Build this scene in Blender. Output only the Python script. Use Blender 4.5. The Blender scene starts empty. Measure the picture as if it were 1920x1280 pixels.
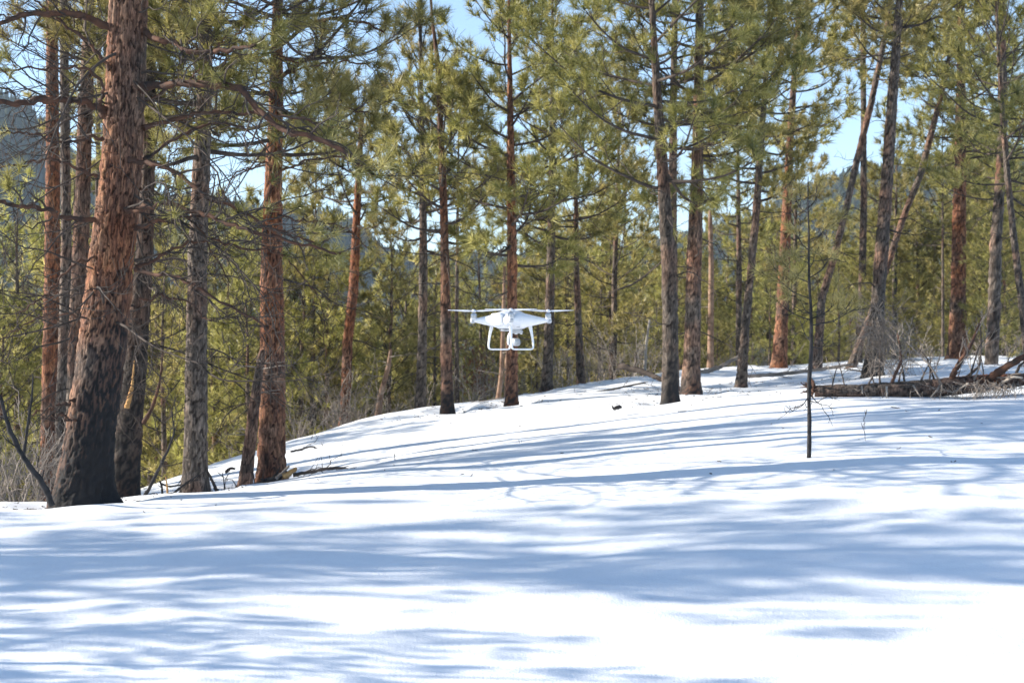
import bpy, bmesh, math, random
import numpy as np
from mathutils import Vector, Matrix

# ------------------------------------------------------------------ camera, world, sun, exposure
scene = bpy.context.scene
HAZE = 0.0003; F_PX = 2667.0; HOR = 660.0; EYE = 1.6
cam_d = bpy.data.cameras.new('camera'); cam = bpy.data.objects.new('camera', cam_d)
scene.collection.objects.link(cam)
cam_d.sensor_width = 36; cam_d.lens = 50; cam_d.clip_start = 0.1; cam_d.clip_end = 6000
cam.location = (0, 0, EYE)
cam.rotation_euler = (math.radians(90) + math.atan((HOR - 640) / F_PX), 0, 0)
cam_d.dof.use_dof = True; cam_d.dof.focus_distance = 8.6; cam_d.dof.aperture_fstop = 5.0
scene.camera = cam

SUN_EL = math.radians(22); SUN_AZ = math.radians(6)          # azimuth measured behind the left edge
sun_vec = Vector((-math.cos(SUN_AZ) * math.cos(SUN_EL), math.sin(SUN_AZ) * math.cos(SUN_EL), math.sin(SUN_EL)))
world = bpy.data.worlds.new('World'); scene.world = world; world.use_nodes = True
wn = world.node_tree.nodes; wl = world.node_tree.links
bg = wn['Background']; sky = wn.new('ShaderNodeTexSky'); sky.sky_type = 'NISHITA'; sky.sun_disc = False
sky.sun_elevation = SUN_EL
sky.sun_rotation = math.atan2(sun_vec.x, sun_vec.y)
sky.altitude = 1500; sky.air_density = 1.0; sky.dust_density = 0.15; sky.ozone_density = 1.5
wl.new(sky.outputs[0], bg.inputs[0]); bg.inputs[1].default_value = 0.12
sun_d = bpy.data.lights.new('sun', 'SUN'); sun_d.energy = 5.0; sun_d.angle = math.radians(0.5); sun_d.color = (1.0, 0.93, 0.82)
sun = bpy.data.objects.new('sun', sun_d); scene.collection.objects.link(sun)
sun.rotation_euler = sun_vec.to_track_quat('Z', 'Y').to_euler(); sun.location = (-20, 10, 30)
scene.view_settings.view_transform = 'Standard'; scene.view_settings.look = 'None'
scene.view_settings.exposure = 1.28; scene.view_settings.gamma = 1
scene.view_settings.use_curve_mapping = False
scene.cycles.max_bounces = 5; scene.cycles.diffuse_bounces = 3; scene.cycles.transmission_bounces = 3
scene.cycles.volume_bounces = 0; scene.cycles.caustics_reflective = False; scene.cycles.caustics_refractive = False

# ------------------------------------------------------------------ helpers
COL = scene.collection
def W(px, py, D):
    return np.array([(px - 960.0) / F_PX * D, D, EYE + (HOR - py) / F_PX * D])

def tag(o, label=None, cat=None, group=None, kind=None):
    if label: o['label'] = label
    if cat: o['category'] = cat
    if group: o['group'] = group
    if kind: o['kind'] = kind
    return o

def empty(name, loc, rz=0.0):
    e = bpy.data.objects.new(name, None); COL.objects.link(e)
    e.location = loc; e.rotation_euler = (0, 0, rz); e.empty_display_size = 0.2
    return e

def mesh_np(name, V, Fs, mat, parent=None, attrs=None, smooth=True):
    """Fs: list of integer arrays (n,3) or (n,4)."""
    me = bpy.data.meshes.new(name)
    V = np.asarray(V, np.float32); me.vertices.add(len(V)); me.vertices.foreach_set('co', V.ravel())
    Fs = [np.asarray(f, np.int32) for f in Fs if len(f)]
    idx = np.concatenate([f.ravel() for f in Fs]); tot = np.concatenate([np.full(len(f), f.shape[1], np.int32) for f in Fs])
    st = np.concatenate([[0], np.cumsum(tot)[:-1]]).astype(np.int32)
    me.loops.add(len(idx)); me.loops.foreach_set('vertex_index', idx)
    me.polygons.add(len(tot)); me.polygons.foreach_set('loop_start', st); me.polygons.foreach_set('loop_total', tot)
    me.polygons.foreach_set('use_smooth', np.full(len(tot), smooth))
    for k, a in (attrs or {}).items():
        at = me.attributes.new(k, 'FLOAT', 'POINT'); at.data.foreach_set('value', np.asarray(a, np.float32))
    me.update(calc_edges=True)
    if mat: me.materials.append(mat)
    o = bpy.data.objects.new(name, me); COL.objects.link(o)
    if parent: o.parent = parent
    return o

def tubes(P, R, sides):
    """P (N,K,3), R (N,K) -> verts, quads, tris caps"""
    P = np.asarray(P, float); R = np.asarray(R, float); N, K, _ = P.shape
    T = np.empty_like(P); T[:, 1:-1] = P[:, 2:] - P[:, :-2]; T[:, 0] = P[:, 1] - P[:, 0]; T[:, -1] = P[:, -1] - P[:, -2]
    T /= np.linalg.norm(T, axis=2, keepdims=True) + 1e-9
    m = T.mean(axis=1); ref = np.where((np.abs(m[:, 2]) > 0.75)[:, None], np.array([[1., 0, 0]]), np.array([[0, 0, 1.]]))[:, None, :]
    A = np.cross(T, np.broadcast_to(ref, T.shape)); A /= np.linalg.norm(A, axis=2, keepdims=True) + 1e-9
    B = np.cross(A, T)
    th = np.arange(sides) / sides * 2 * math.pi
    V = P[:, :, None] + R[:, :, None, None] * (A[:, :, None] * np.cos(th)[None, None, :, None] + B[:, :, None] * np.sin(th)[None, None, :, None])
    V = V.reshape(-1, 3)
    n = np.arange(N)[:, None, None] * K * sides; k = np.arange(K - 1)[None, :, None] * sides; s = np.arange(sides)[None, None, :]
    s2 = (s + 1) % sides
    Q = np.stack([n + k + s, n + k + s2, n + k + sides + s2, n + k + sides + s], -1).reshape(-1, 4)
    return V, Q

def resample(p, n):
    p = np.asarray(p, float); d = np.concatenate([[0], np.cumsum(np.linalg.norm(np.diff(p[:, :3], axis=0), axis=1))])
    t = np.linspace(0, d[-1], n)
    # smooth catmull-like: interpolate then relax
    q = np.stack([np.interp(t, d, p[:, i]) for i in range(p.shape[1])], 1)
    for _ in range(max(1, n // 8)):
        q[1:-1] = 0.25 * q[:-2] + 0.5 * q[1:-1] + 0.25 * q[2:]
    return q

def norm(v): return v / (np.linalg.norm(v, axis=-1, keepdims=True) + 1e-9)

def hash2(i, j, k=0.0):
    x = np.sin(i * 127.1 + j * 311.7 + k * 74.7) * 43758.5453
    return x - np.floor(x)

def vnoise(x, y, seed=0.0, wrap=None):
    xi = np.floor(x); yi = np.floor(y); fx = x - xi; fy = y - yi
    fx = fx * fx * (3 - 2 * fx); fy = fy * fy * (3 - 2 * fy)
    w = (lambda a: np.mod(a, wrap)) if wrap else (lambda a: a)
    a = hash2(w(xi), yi, seed); b = hash2(w(xi + 1), yi, seed); c = hash2(w(xi), yi + 1, seed); d = hash2(w(xi + 1), yi + 1, seed)
    return (a * (1 - fx) + b * fx) * (1 - fy) + (c * (1 - fx) + d * fx) * fy

def plates(u, v, wrap, seed):
    """stretched cellular bark: returns (furrow distance 0..1, random per plate)"""
    ui = np.floor(u); vi = np.floor(v)
    f1 = np.full(u.shape, 9.0); f2 = np.full(u.shape, 9.0); cid = np.zeros(u.shape)
    for di in (-1, 0, 1):
        for dj in (-1, 0, 1):
            a = ui + di; b = vi + dj; aw = np.mod(a, wrap)
            cx = a + 0.15 + 0.7 * hash2(aw, b, seed); cy = b + 0.1 + 0.8 * hash2(aw, b, seed + 3.3)
            d = np.sqrt((u - cx) ** 2 + (v - cy) ** 2)
            closer = d < f1
            f2 = np.where(closer, f1, np.minimum(f2, d)); cid = np.where(closer, hash2(aw, b, seed + 9.1), cid); f1 = np.where(closer, d, f1)
    return np.clip((f2 - f1) * 2.2, 0, 1), cid

# ------------------------------------------------------------------ materials
def new_mat(name):
    m = bpy.data.materials.new(name); m.use_nodes = True
    n = m.node_tree.nodes; l = m.node_tree.links; p = n['Principled BSDF']
    return m, n, l, p
def N(n, t, **kw):
    x = n.new(t)
    for k, v in kw.items(): setattr(x, k, v)
    return x
def attr(n, name): x = n.new('ShaderNodeAttribute'); x.attribute_name = name; return x
def ramp(n, stops):
    r = n.new('ShaderNodeValToRGB'); e = r.color_ramp.elements
    while len(e) < len(stops): e.new(0.5)
    for k, (p, c) in enumerate(stops): e[k].position = p; e[k].color = (*c, 1)
    return r
def mixc(n, l, fac, a, b, mode='MIX'):
    x = n.new('ShaderNodeMix'); x.data_type = 'RGBA'; x.blend_type = mode
    for s, v in ((x.inputs[0], fac), (x.inputs[6], a), (x.inputs[7], b)):
        if hasattr(v, 'is_linked') or isinstance(v, bpy.types.NodeSocket): l.new(v, s)
        else: s.default_value = v if not isinstance(v, tuple) else (*v, 1)
    return x.outputs[2]
def math_n(n, l, op, a, b=None, clamp=False):
    x = n.new('ShaderNodeMath'); x.operation = op; x.use_clamp = clamp
    for s, v in ((x.inputs[0], a), (x.inputs[1], b)):
        if v is None: continue
        if isinstance(v, bpy.types.NodeSocket): l.new(v, s)
        else: s.default_value = v
    return x.outputs[0]

def bark_material():
    m, n, l, p = new_mat('pine_bark')
    oi = n.new('ShaderNodeObjectInfo'); sep = n.new('ShaderNodeSeparateColor'); l.new(oi.outputs['Color'], sep.inputs[0])
    at_f = attr(n, 'furrow'); at_c = attr(n, 'plate'); at_ch = attr(n, 'char')
    tc = n.new('ShaderNodeTexCoord'); mp = n.new('ShaderNodeMapping'); mp.inputs['Scale'].default_value = (20, 20, 3.6); l.new(tc.outputs['Object'], mp.inputs[0])
    nz = n.new('ShaderNodeTexNoise'); nz.inputs['Scale'].default_value = 3.0; nz.inputs['Detail'].default_value = 6; nz.inputs['Roughness'].default_value = .65; l.new(mp.outputs[0], nz.inputs['Vector'])
    big = n.new('ShaderNodeTexNoise'); big.inputs['Scale'].default_value = 1.1; big.inputs['Detail'].default_value = 3; l.new(tc.outputs['Object'], big.inputs['Vector'])
    red = ramp(n, [(0.0, (.105, .034, .015)), (.5, (.20, .064, .024)), (1.0, (.28, .13, .06))]); l.new(at_c.outputs['Fac'], red.inputs[0])
    gry = ramp(n, [(0.0, (.052, .042, .036)), (.5, (.095, .076, .063)), (1.0, (.165, .135, .112))]); l.new(at_c.outputs['Fac'], gry.inputs[0])
    # orange share: object colour R shifted by large noise
    f = math_n(n, l, 'ADD', sep.outputs[0], math_n(n, l, 'MULTIPLY', math_n(n, l, 'SUBTRACT', big.outputs[0], 0.5), 2.4))
    f = math_n(n, l, 'ADD', f, math_n(n, l, 'MULTIPLY', math_n(n, l, 'SUBTRACT', at_c.outputs['Fac'], 0.5), .3), True)
    c = mixc(n, l, f, gry.outputs[0], red.outputs[0])
    nr = ramp(n, [(.34, (.34, .33, .33)), (.5, (1.0, 1.0, 1.0)), (.64, (2.0, 1.95, 1.9))]); l.new(nz.outputs[0], nr.inputs[0])
    c = mixc(n, l, 1.0, c, nr.outputs[0], 'MULTIPLY')
    dk = ramp(n, [(0, (1, 1, 1)), (1, (.2, .2, .2))]); l.new(sep.outputs[1], dk.inputs[0]); c = mixc(n, l, 1.0, c, dk.outputs[0], 'MULTIPLY')
    fr = ramp(n, [(0.0, (.10, .08, .08)), (.26, (.5, .47, .45)), (.55, (1.0, 1.0, 1.0))]); l.new(at_f.outputs['Fac'], fr.inputs[0])
    c = mixc(n, l, 1.0, c, fr.outputs[0], 'MULTIPLY')
    ch = ramp(n, [(0.2, (0, 0, 0)), (.75, (1, 1, 1))])
    e1 = math_n(n, l, 'MULTIPLY', math_n(n, l, 'SUBTRACT', nz.outputs[0], .5), 1.6)
    e2 = math_n(n, l, 'MULTIPLY', math_n(n, l, 'SUBTRACT', .45, at_f.outputs['Fac']), .5)
    e0 = math_n(n, l, 'ADD', at_ch.outputs['Fac'], math_n(n, l, 'ADD', e1, e2))
    l.new(math_n(n, l, 'MULTIPLY', e0, math_n(n, l, 'MULTIPLY', at_ch.outputs['Fac'], 6.0, True)), ch.inputs[0])
    c = mixc(n, l, ch.outputs[0], c, (.016, .015, .016))
    l.new(c, p.inputs['Base Color']); p.inputs['Roughness'].default_value = .85; p.inputs['Specular IOR Level'].default_value = .25
    b = n.new('ShaderNodeBump'); b.inputs['Strength'].default_value = .8; b.inputs['Distance'].default_value = .008
    l.new(nz.outputs[0], b.inputs['Height']); l.new(b.outputs[0], p.inputs['Normal'])
    return m

def wood_material(name, c0, c1, scale=6, rough=.85):
    m, n, l, p = new_mat(name)
    tc = n.new('ShaderNodeTexCoord'); nz = n.new('ShaderNodeTexNoise'); nz.inputs['Scale'].default_value = scale; nz.inputs['Detail'].default_value = 5
    l.new(tc.outputs['Object'], nz.inputs['Vector']); r = ramp(n, [(.3, c0), (.7, c1)]); l.new(nz.outputs[0], r.inputs[0])
    l.new(r.outputs[0], p.inputs['Base Color']); p.inputs['Roughness'].default_value = rough; p.inputs['Specular IOR Level'].default_value = .2
    b = n.new('ShaderNodeBump'); b.inputs['Strength'].default_value = .5; b.inputs['Distance'].default_value = .006
    l.new(nz.outputs[0], b.inputs['Height']); l.new(b.outputs[0], p.inputs['Normal'])
    return m

def needle_material(name, cols, trans):
    m, n, l, p = new_mat(name)
    a = attr(n, 'tint'); r = ramp(n, cols); l.new(a.outputs['Fac'], r.inputs[0])
    oi = n.new('ShaderNodeObjectInfo'); hs = n.new('ShaderNodeHueSaturation'); l.new(r.outputs[0], hs.inputs['Color'])
    mr = n.new('ShaderNodeMapRange'); mr.inputs[3].default_value = .485; mr.inputs[4].default_value = .512; l.new(oi.outputs['Random'], mr.inputs[0]); l.new(mr.outputs[0], hs.inputs['Hue'])
    wn_ = n.new('ShaderNodeTexWhiteNoise'); wn_.noise_dimensions = '1D'; l.new(oi.outputs['Random'], wn_.inputs['W']); mv = n.new('ShaderNodeMapRange'); mv.inputs[3].default_value = .82; mv.inputs[4].default_value = 1.22; l.new(wn_.outputs['Value'], mv.inputs[0]); l.new(mv.outputs[0], hs.inputs['Value'])
    l.new(hs.outputs[0], p.inputs['Base Color']); p.inputs['Roughness'].default_value = .42; p.inputs['Specular IOR Level'].default_value = .5
    t = n.new('ShaderNodeBsdfTranslucent'); l.new(hs.outputs[0], t.inputs[0]); mx = n.new('ShaderNodeMixShader'); mx.inputs[0].default_value = trans
    l.new(p.outputs[0], mx.inputs[1]); l.new(t.outputs[0], mx.inputs[2]); l.new(mx.outputs[0], n['Material Output'].inputs[0])
    return m

M_BARK = bark_material()
M_BRANCH = wood_material('branch_bark', (.026, .021, .019), (.095, .074, .062))
M_LIMB = wood_material('limb_bark', (.025, .021, .020), (.13, .062, .038), 9)
M_BLEACH = wood_material('bleached_wood', (.22, .19, .165), (.42, .37, .32), 8)
M_TAN = wood_material('tan_dead_wood', (.13, .075, .05), (.33, .22, .155), 10)
M_GREYW = wood_material('weathered_shrub_wood', (.16, .135, .115), (.32, .27, .23), 8)
M_BLACK = wood_material('charred_wood', (.012, .012, .013), (.05, .045, .045), 10)
M_SPLIT = wood_material('split_yellow_wood', (.38, .20, .075), (.55, .33, .14), 14)
M_NEEDLE = needle_material('pine_needles', [(0, (.12, .122, .034)), (.5, (.30, .268, .078)), (1, (.52, .45, .18))], .5)
M_NEEDLE_D = needle_material('dark_needles', [(0, (.10, .11, .03)), (.5, (.22, .215, .06)), (1, (.36, .34, .11))], .5)
M_NEEDLE_M = needle_material('deep_green_needles', [(0, (.10, .11, .03)), (.5, (.25, .24, .065)), (1, (.46, .41, .14))], .48)
M_NEEDLE_Y = needle_material('young_pine_needles', [(0, (.15, .15, .04)), (.5, (.37, .335, .095)), (1, (.58, .50, .20))], .55)
M_FAR = needle_material('far_wood_needles', [(0, (.022, .034, .014)), (1, (.045, .055, .022))], .05); M_FAR.node_tree.nodes['Principled BSDF'].inputs['Specular IOR Level'].default_value = .05; M_FAR.node_tree.nodes['Principled BSDF'].inputs['Roughness'].default_value = .9
M_NEEDLE_R = needle_material('dead_red_needles', [(0, (.16, .05, .025)), (1, (.34, .12, .06))], .3)
M_LICHEN = needle_material('lichen', [(0, (.12, .20, .02)), (1, (.28, .38, .05))], .2)

# ------------------------------------------------------------------ terrain
CP = [  # (px, py, D) seen points of the snow
 (0,1280,6.9),(480,1280,6.9),(960,1280,6.9),(1440,1280,6.9),(1920,1280,6.9),
 (0,1085,9.6),(480,1070,9.6),(960,1060,9.6),(1440,1040,9.6),(1920,1020,9.6),
 (0,948,13.2),(160,939,13.4),(300,930,14.2),(365,922,15),(455,917,16.2),(508,907,17),
 (640,880,15.5),(800,865,15.5),(960,870,14.5),(1200,865,13.6),(1516,857,13),(1920,845,13),
 (270,914,19),(350,887,20.5),(440,858,21.5),(540,830,22.5),(640,801,24.5),(740,782,25),(838,773,22.5),
 (850,768,26),(960,755,22.5),(960,746,27),(1030,732,28.5),(1100,720,30),(1160,712,31),(1256,756,20),(1295,737,22),
 (1388,726,25),(1240,700,32),(1333,693,33),(1460,688,32),(1532,697,28.5),(1600,690,31),(1635,704,24.5),
 (1510,745,18),(1800,745,18),(1920,738,18),(1793,673,34.5),(1620,678,36),(1920,672,38),(1700,676,37),
 (1100,800,18),(800,820,19),(1400,790,16.5),(1750,780,15.5),
]
XYZ = [tuple(W(*c)) for c in CP]
XYZ += [(-12,13,-1.2),(-12,8,-.3),(-8,5,.0),(0,3,-.15),(8,4,.0),(-20,14,-3.5),(-9.5,19,-1.9),(-9,24,-3.6),(-5,28,-2.0),(-7,34,-5.0),(-20,30,-8),(-20,45,-13),
 (-2,32,-.5),(-1,38,-2.4),(0,50,-6),(5,40,-.2),(8,46,-.8),(14,50,.2),(22,52,.6),(10,60,-3.5),(24,70,-2.5),(20,30,1.6),(30,40,1.8),(16,15,1.1),(20,8,.7),(0,70,-12),(-20,75,-20),(30,90,-8),(-25,0,-1.0),(25,0,.3),(0,-10,-.4),
 (-45,20,-8),(-45,60,-20),(50,20,2.5),(50,60,1.0),(0,100,-20),(50,100,-12),(-50,100,-28)]
XYZ = np.array(XYZ)
S = 10.0
def tps_phi(r2): return np.where(r2 > 0, 0.5 * r2 * np.log(r2 + 1e-12), 0)
_X = XYZ[:, :2] / S; _n = len(_X)
_A = np.zeros((_n + 3, _n + 3)); _r2 = ((_X[:, None] - _X[None]) ** 2).sum(-1)
_A[:_n, :_n] = tps_phi(_r2) + np.eye(_n) * 1e-3; _A[:_n, _n] = 1; _A[:_n, _n + 1:] = _X; _A[_n, :_n] = 1; _A[_n + 1:, :_n] = _X.T
_w = np.linalg.solve(_A, np.concatenate([XYZ[:, 2], [0, 0, 0]]))
WELLS = []
def H(x, y):
    x = np.asarray(x, float); y = np.asarray(y, float); sh = np.broadcast(x, y).shape
    x = np.broadcast_to(x, sh).ravel(); y = np.broadcast_to(y, sh).ravel()
    xc = np.clip(x, -50, 50) ; yc = np.clip(y, -12, 100)
    q = np.stack([xc, yc], 1) / S; out = np.empty(len(q))
    for i in range(0, len(q), 20000):
        b = q[i:i + 20000]; r2 = ((b[:, None] - _X[None]) ** 2).sum(-1)
        out[i:i + 20000] = tps_phi(r2) @ _w[:_n] + _w[_n] + b @ _w[_n + 1:]
    far = np.hypot(x - xc, y - yc); out = out - np.clip(far, 0, 300) * .08
    nz = .045 * (vnoise(x * .55, y * .9, 1.0) - .5) + .02 * (vnoise(x * 2.1, y * 3.0, 2.0) - .5) + .008 * (vnoise(x * 4.3, y * 5.2, 3.0) - .5)
    rough = np.clip((y - 21) / 6, 0, 1) * np.clip((x + 2.5) / 1.5, 0, 1)
    nz = nz + rough * (.10 * (vnoise(x * 1.3, y * 1.6, 4.0) - .5) + .05 * (vnoise(x * 3.7, y * 4.1, 5.0) - .5))
    out = out + nz
    for (a, b, r) in WELLS:
        d2 = (x - a) ** 2 + (y - b) ** 2
        out = out - .10 * np.exp(-d2 / (r * r * 2.2)) + .035 * np.exp(-(np.sqrt(d2) - 2.3 * r) ** 2 / (.35 * r) ** 2 / 2) * (.5 + .5 * np.sin(3 * np.arctan2(y - b, x - a) + a * 5))
    return out.reshape(sh)

def axis(segs):
    out = []
    for a, b, s in segs: out.append(np.arange(a, b, s))
    return np.concatenate(out + [np.array([segs[-1][1]])])

# tree list collected first so the snow can sink round the trunks
# name: (D, [(px,py,width_px)...], options)
TREES = []
def T(D, pts, **o): TREES.append((D, pts, o)); return o
T(13.3, [(153,942,100),(172,800,84),(195,620,84),(209,480,77),(224,350,72),(231,240,69),(236,100,68),(240,0,66)], key='A',
  label='biggest reddish pine at the left with burnt black base and long bare limbs', H=13, cs=5.2, cr=2.6, r=.9, char=(1.1, 1.0, 0), orange=.62, dead=48, near=2)
T(15.6, [(232,938,52),(245,760,48),(258,620,40),(268,520,32),(276,330,24),(280,150,20),(282,0,17)], key='B',
  label='dark based trunk standing just behind the right side of the big burnt pine', H=9, cs=4.2, cr=1.3, char=(.45,1.3,0), dark=.45, orange=.3, dead=22, near=1)
T(19, [(92,955,32),(95,700,30),(98,480,27),(97,200,22),(96,0,18)], label='orange barked pine left of the big burnt pine, outermost of the close trunks', H=11, cs=7.2, cr=1.5, orange=.75, dead=22)
T(18, [(112,948,22),(118,700,20),(124,480,19),(121,240,17),(118,0,14)], label='slim grey pine between the orange trunk and the big burnt pine', H=10, cs=6.6, cr=1.0, orange=.1, dead=24)
T(17, [(135,945,30),(142,700,30),(150,480,28),(158,240,25),(168,0,20)], label='rough brown pine tucked against the left flank of the big burnt pine', H=11, cs=6.4, cr=1.5, orange=.4, dead=24)
T(24, [(176,960,12),(182,400,9),(186,0,7)], label='pole thin pine seen left of the big trunk top, left one of the pair', H=11, cs=5.5, cr=.9, orange=.1, dead=10)
T(25, [(190,960,12),(194,400,9),(198,0,7)], label='pole thin pine seen left of the big trunk top, right one of the pair', H=11, cs=5.5, cr=.9, orange=.1, dead=10)
T(15, [(366,924,43),(368,700,39),(370,480,33),(378,300,30),(383,150,25),(387,0,20)], label='straight grey barked pine between the burnt pine and the orange pine', H=9.5, cs=3.5, cr=1.45, dens=9, orange=.12, dead=14, near=1, key='G')
T(17, [(509,908,50),(511,760,46),(510,600,42),(509,480,38),(512,350,30),(517,200,24),(520,0,17)], label='bright orange pine with a flared base beside the leaning dead stem', H=10.5, cs=3.9, cr=1.7, dens=9, orange=0.75, dead=14, near=1, key='H')
T(26.5, [(645,806,18),(649,720,18),(652,640,18),(663,540,17),(668,420,14),(672,330,11),(678,220,8)], label='crooked red barked pine behind the crest among grey shrubs', H=6.0, cs=3.6, cr=1.5, orange=0.85, dead=8)
T(26, [(788,782,22),(792,640,16),(794,480,15),(793,400,13),(790,200,9),(787,0,5)], label='grey pine left of the brown pine with a burnt foot', H=7.0, cs=3.0, cr=0.9, orange=.15, dead=14)
T(22.5, [(839,776,23),(836,620,20),(834,480,16),(831,360,14),(825,225,11),(822,125,9),(812,50,6),(806,-20,4)], label='slender brown pine with a burnt foot and a bare dead tip, left of the drone', H=7.4, cs=2.7, cr=1.1, char=(.3,.7,0), dark=.2, orange=.55, dead=14, top=5.0)
T(28, [(857,772,9),(856,600,7),(858,400,5),(860,250,3)], label='pole thin grey stem directly left of the drone', H=6.2, cs=3.8, cr=.7, orange=.05, dead=10)
T(22.5, [(959,758,23),(961,640,19),(960,480,18),(958,300,14),(956,150,9),(954,0,5),(954,-60,3)], label='orange pine standing right behind the hovering drone', H=7.7, cs=2.2, cr=1.35, orange=.7, char=(.12,.5,0), dead=12)
T(28.5, [(1026,733,20),(1029,640,18),(1033,480,15),(1036,300,12),(1036,150,8),(1036,0,4),(1036,-40,3)], label='grey pine with a full yellow green top, right of the drone', H=9.4, cs=2.9, cr=1.9, orange=.15, dead=12)
T(30, [(1089,722,15),(1086,640,14),(1081,500,10),(1080,300,6)], label='leaning thin pine whose foot is pale on one side, behind the brush', H=6.5, cs=2.6, cr=1.2, orange=.35, dead=14)
T(20.3, [(1256,758,30),(1257,640,27),(1253,480,26),(1246,370,22),(1236,220,17),(1228,100,13),(1222,0,10)], label='dark dense pine with a blackened foot, left of the mid slope pair', H=8.6, cs=2.9, cr=2.0, char=(.4,.6,0), darkn=1, dark=.4, orange=0.22, dead=12)
T(24.5, [(1264,735,18),(1262,600,18),(1261,400,16),(1263,200,13),(1266,0,10)], label='slim pine almost hidden behind the black footed pine', H=9.5, cs=4.6, cr=1.4, orange=.3, dead=10)
T(22, [(1296,739,34),(1298,640,29),(1302,480,27),(1307,350,22),(1310,200,18),(1313,0,13)], label='thick brown pine, right one of the mid slope pair', H=10, cs=3.6, cr=1.6, char=(.1,.6,0), darkn=1, orange=0.42, dead=12)
T(35, [(1385,698,12),(1386,500,10),(1384,300,6),(1382,150,4)], label='thin dark pole pine behind the forked looking grey trunk', H=8.6, cs=3.2, cr=1.0, orange=.1, dead=12)
T(25.2, [(1389,729,21),(1397,620,16),(1407,520,13),(1418,400,14),(1429,250,11),(1440,100,9),(1444,0,7)], label='grey pine leaning to the right in the middle of the right slope', H=9.2, cs=3.3, cr=1.2, char=(.0,.5,0), orange=.25, dead=12)
T(31.5, [(1460,692,28),(1466,600,22),(1471,500,20),(1476,380,16),(1484,230,12),(1493,100,10),(1502,0,9)], label='vivid orange sided pine right of the leaning grey pine', H=12, cs=4.8, cr=1.5, orange=0.75, dead=10)
T(29, [(1531,700,19),(1541,560,14),(1562,490,13),(1585,400,12),(1605,310,12),(1634,195,12),(1652,110,10),(1668,30,8)], label='strongly leaning pale pine crossing toward the tall grey pine', H=9.2, cs=6.0, cr=1.2, orange=.35, dead=8)
T(34, [(1608,688,14),(1616,560,13),(1620,400,12),(1620,200,10),(1619,0,9)], label='straight thin pine seen left of the tall grey pine', H=12, cs=7.0, cr=1.3, orange=.2, dead=14)
T(24.6, [(1636,706,36),(1647,560,24),(1655,450,24),(1663,350,21),(1673,200,18),(1682,80,15),(1688,0,13)], label='tall grey pine with a charred foot behind the dead twiggy mass', H=11, cs=5.6, cr=1.45, char=(.4,.4,0), orange=.25, dead=16)
T(31, [(1594,694,18),(1614,640,14),(1645,560,12),(1677,458,12),(1698,398,12),(1727,327,12),(1754,223,11),(1766,180,9),(1790,60,7)], label='leaning pine that crosses low behind the tall grey pine', H=9.4, cs=6.2, cr=1.2, orange=.3, dead=8)
T(34, [(1795,676,36),(1797,560,27),(1799,420,24),(1801,300,20),(1803,150,15),(1804,0,11)], label='stout reddish pine rising behind the fallen log', H=12, cs=4.7, cr=3.0, orange=.65, dead=8)
T(26.5, [(1930,690,16),(1916,560,14),(1903,460,12),(1890,330,11),(1880,200,9)], label='dark pine leaning left at the right edge', H=7.5, cs=3.2, cr=1.7, orange=.1, dead=8)
T(38, [(1677,690,8),(1678,500,9),(1680,420,6)], label='blackened thin stem beside the tall grey pine', H=6, cs=3.5, cr=.9, orange=0, char=(3,.1,0), dead=6)
T(36, [(1768,682,6),(1768,400,4)], label='slender dark stem left of the stout reddish pine', H=6.4, cs=3, cr=1.0, orange=0, dead=10)
T(40, [(1872,684,13),(1874,500,11),(1874,300,8)], label='slim grey pine near the right edge of the stand', H=8.5, cs=3.6, cr=1.5, orange=.15, dead=8)
T(42, [(1832,686,8),(1833,500,6)], label='small grey pine between the stout pine and the edge', H=7, cs=2.6, cr=1.4, orange=.1, dead=8)
T(42, [(1488,690,10),(1491,500,8)], label='small dim pine right of the orange sided pine', H=7, cs=2.4, cr=1.4, orange=.1, dead=8)
T(30, [(585,838,9),(587,640,7),(590,480,5)], label='slim grey pine between the orange pine and the red barked pine', H=6.5, cs=2.6, cr=1.4, orange=.1, dead=10)

for D, pts, o in TREES:
    b = W(pts[0][0], pts[0][1], D); r = pts[0][2] / F_PX * D / 2
    WELLS.append((b[0], b[1], r + .12))

def snow_material():
    m, n, l, p = new_mat('snow')
    tc = n.new('ShaderNodeTexCoord')
    a = n.new('ShaderNodeTexNoise'); a.inputs['Scale'].default_value = 2.2; a.inputs['Detail'].default_value = 8; a.inputs['Roughness'].default_value = .6
    b = n.new('ShaderNodeTexNoise'); b.inputs['Scale'].default_value = 70; b.inputs['Detail'].default_value = 3
    l.new(tc.outputs['Object'], a.inputs['Vector']); l.new(tc.outputs['Object'], b.inputs['Vector'])
    r = ramp(n, [(.3, (.80, .815, .84)), (.7, (.87, .88, .89))]); l.new(a.outputs[0], r.inputs[0])
    # bits of needle litter on the crust
    c = n.new('ShaderNodeTexVoronoi'); c.inputs['Scale'].default_value = 7; l.new(tc.outputs['Object'], c.inputs['Vector'])
    lt = math_n(n, l, 'LESS_THAN', c.outputs['Distance'], .035); cc = mixc(n, l, lt, r.outputs[0], (.35, .30, .25))
    l.new(cc, p.inputs['Base Color']); p.inputs['Roughness'].default_value = .6; p.inputs['Specular IOR Level'].default_value = .3
    h = math_n(n, l, 'ADD', math_n(n, l, 'MULTIPLY', a.outputs[0], 1.0), math_n(n, l, 'MULTIPLY', b.outputs[0], .12))
    bp = n.new('ShaderNodeBump'); bp.inputs['Strength'].default_value = .5; bp.inputs['Distance'].default_value = .05
    l.new(h, bp.inputs['Height']); l.new(bp.outputs[0], p.inputs['Normal'])
    return m
M_SNOW = snow_material()
gx = axis([(-1600, -400, 200), (-400, -60, 20), (-60, -16, 2), (-16, 16, .14), (16, 60, 1.5), (60, 400, 20), (400, 1600, 200)])
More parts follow.
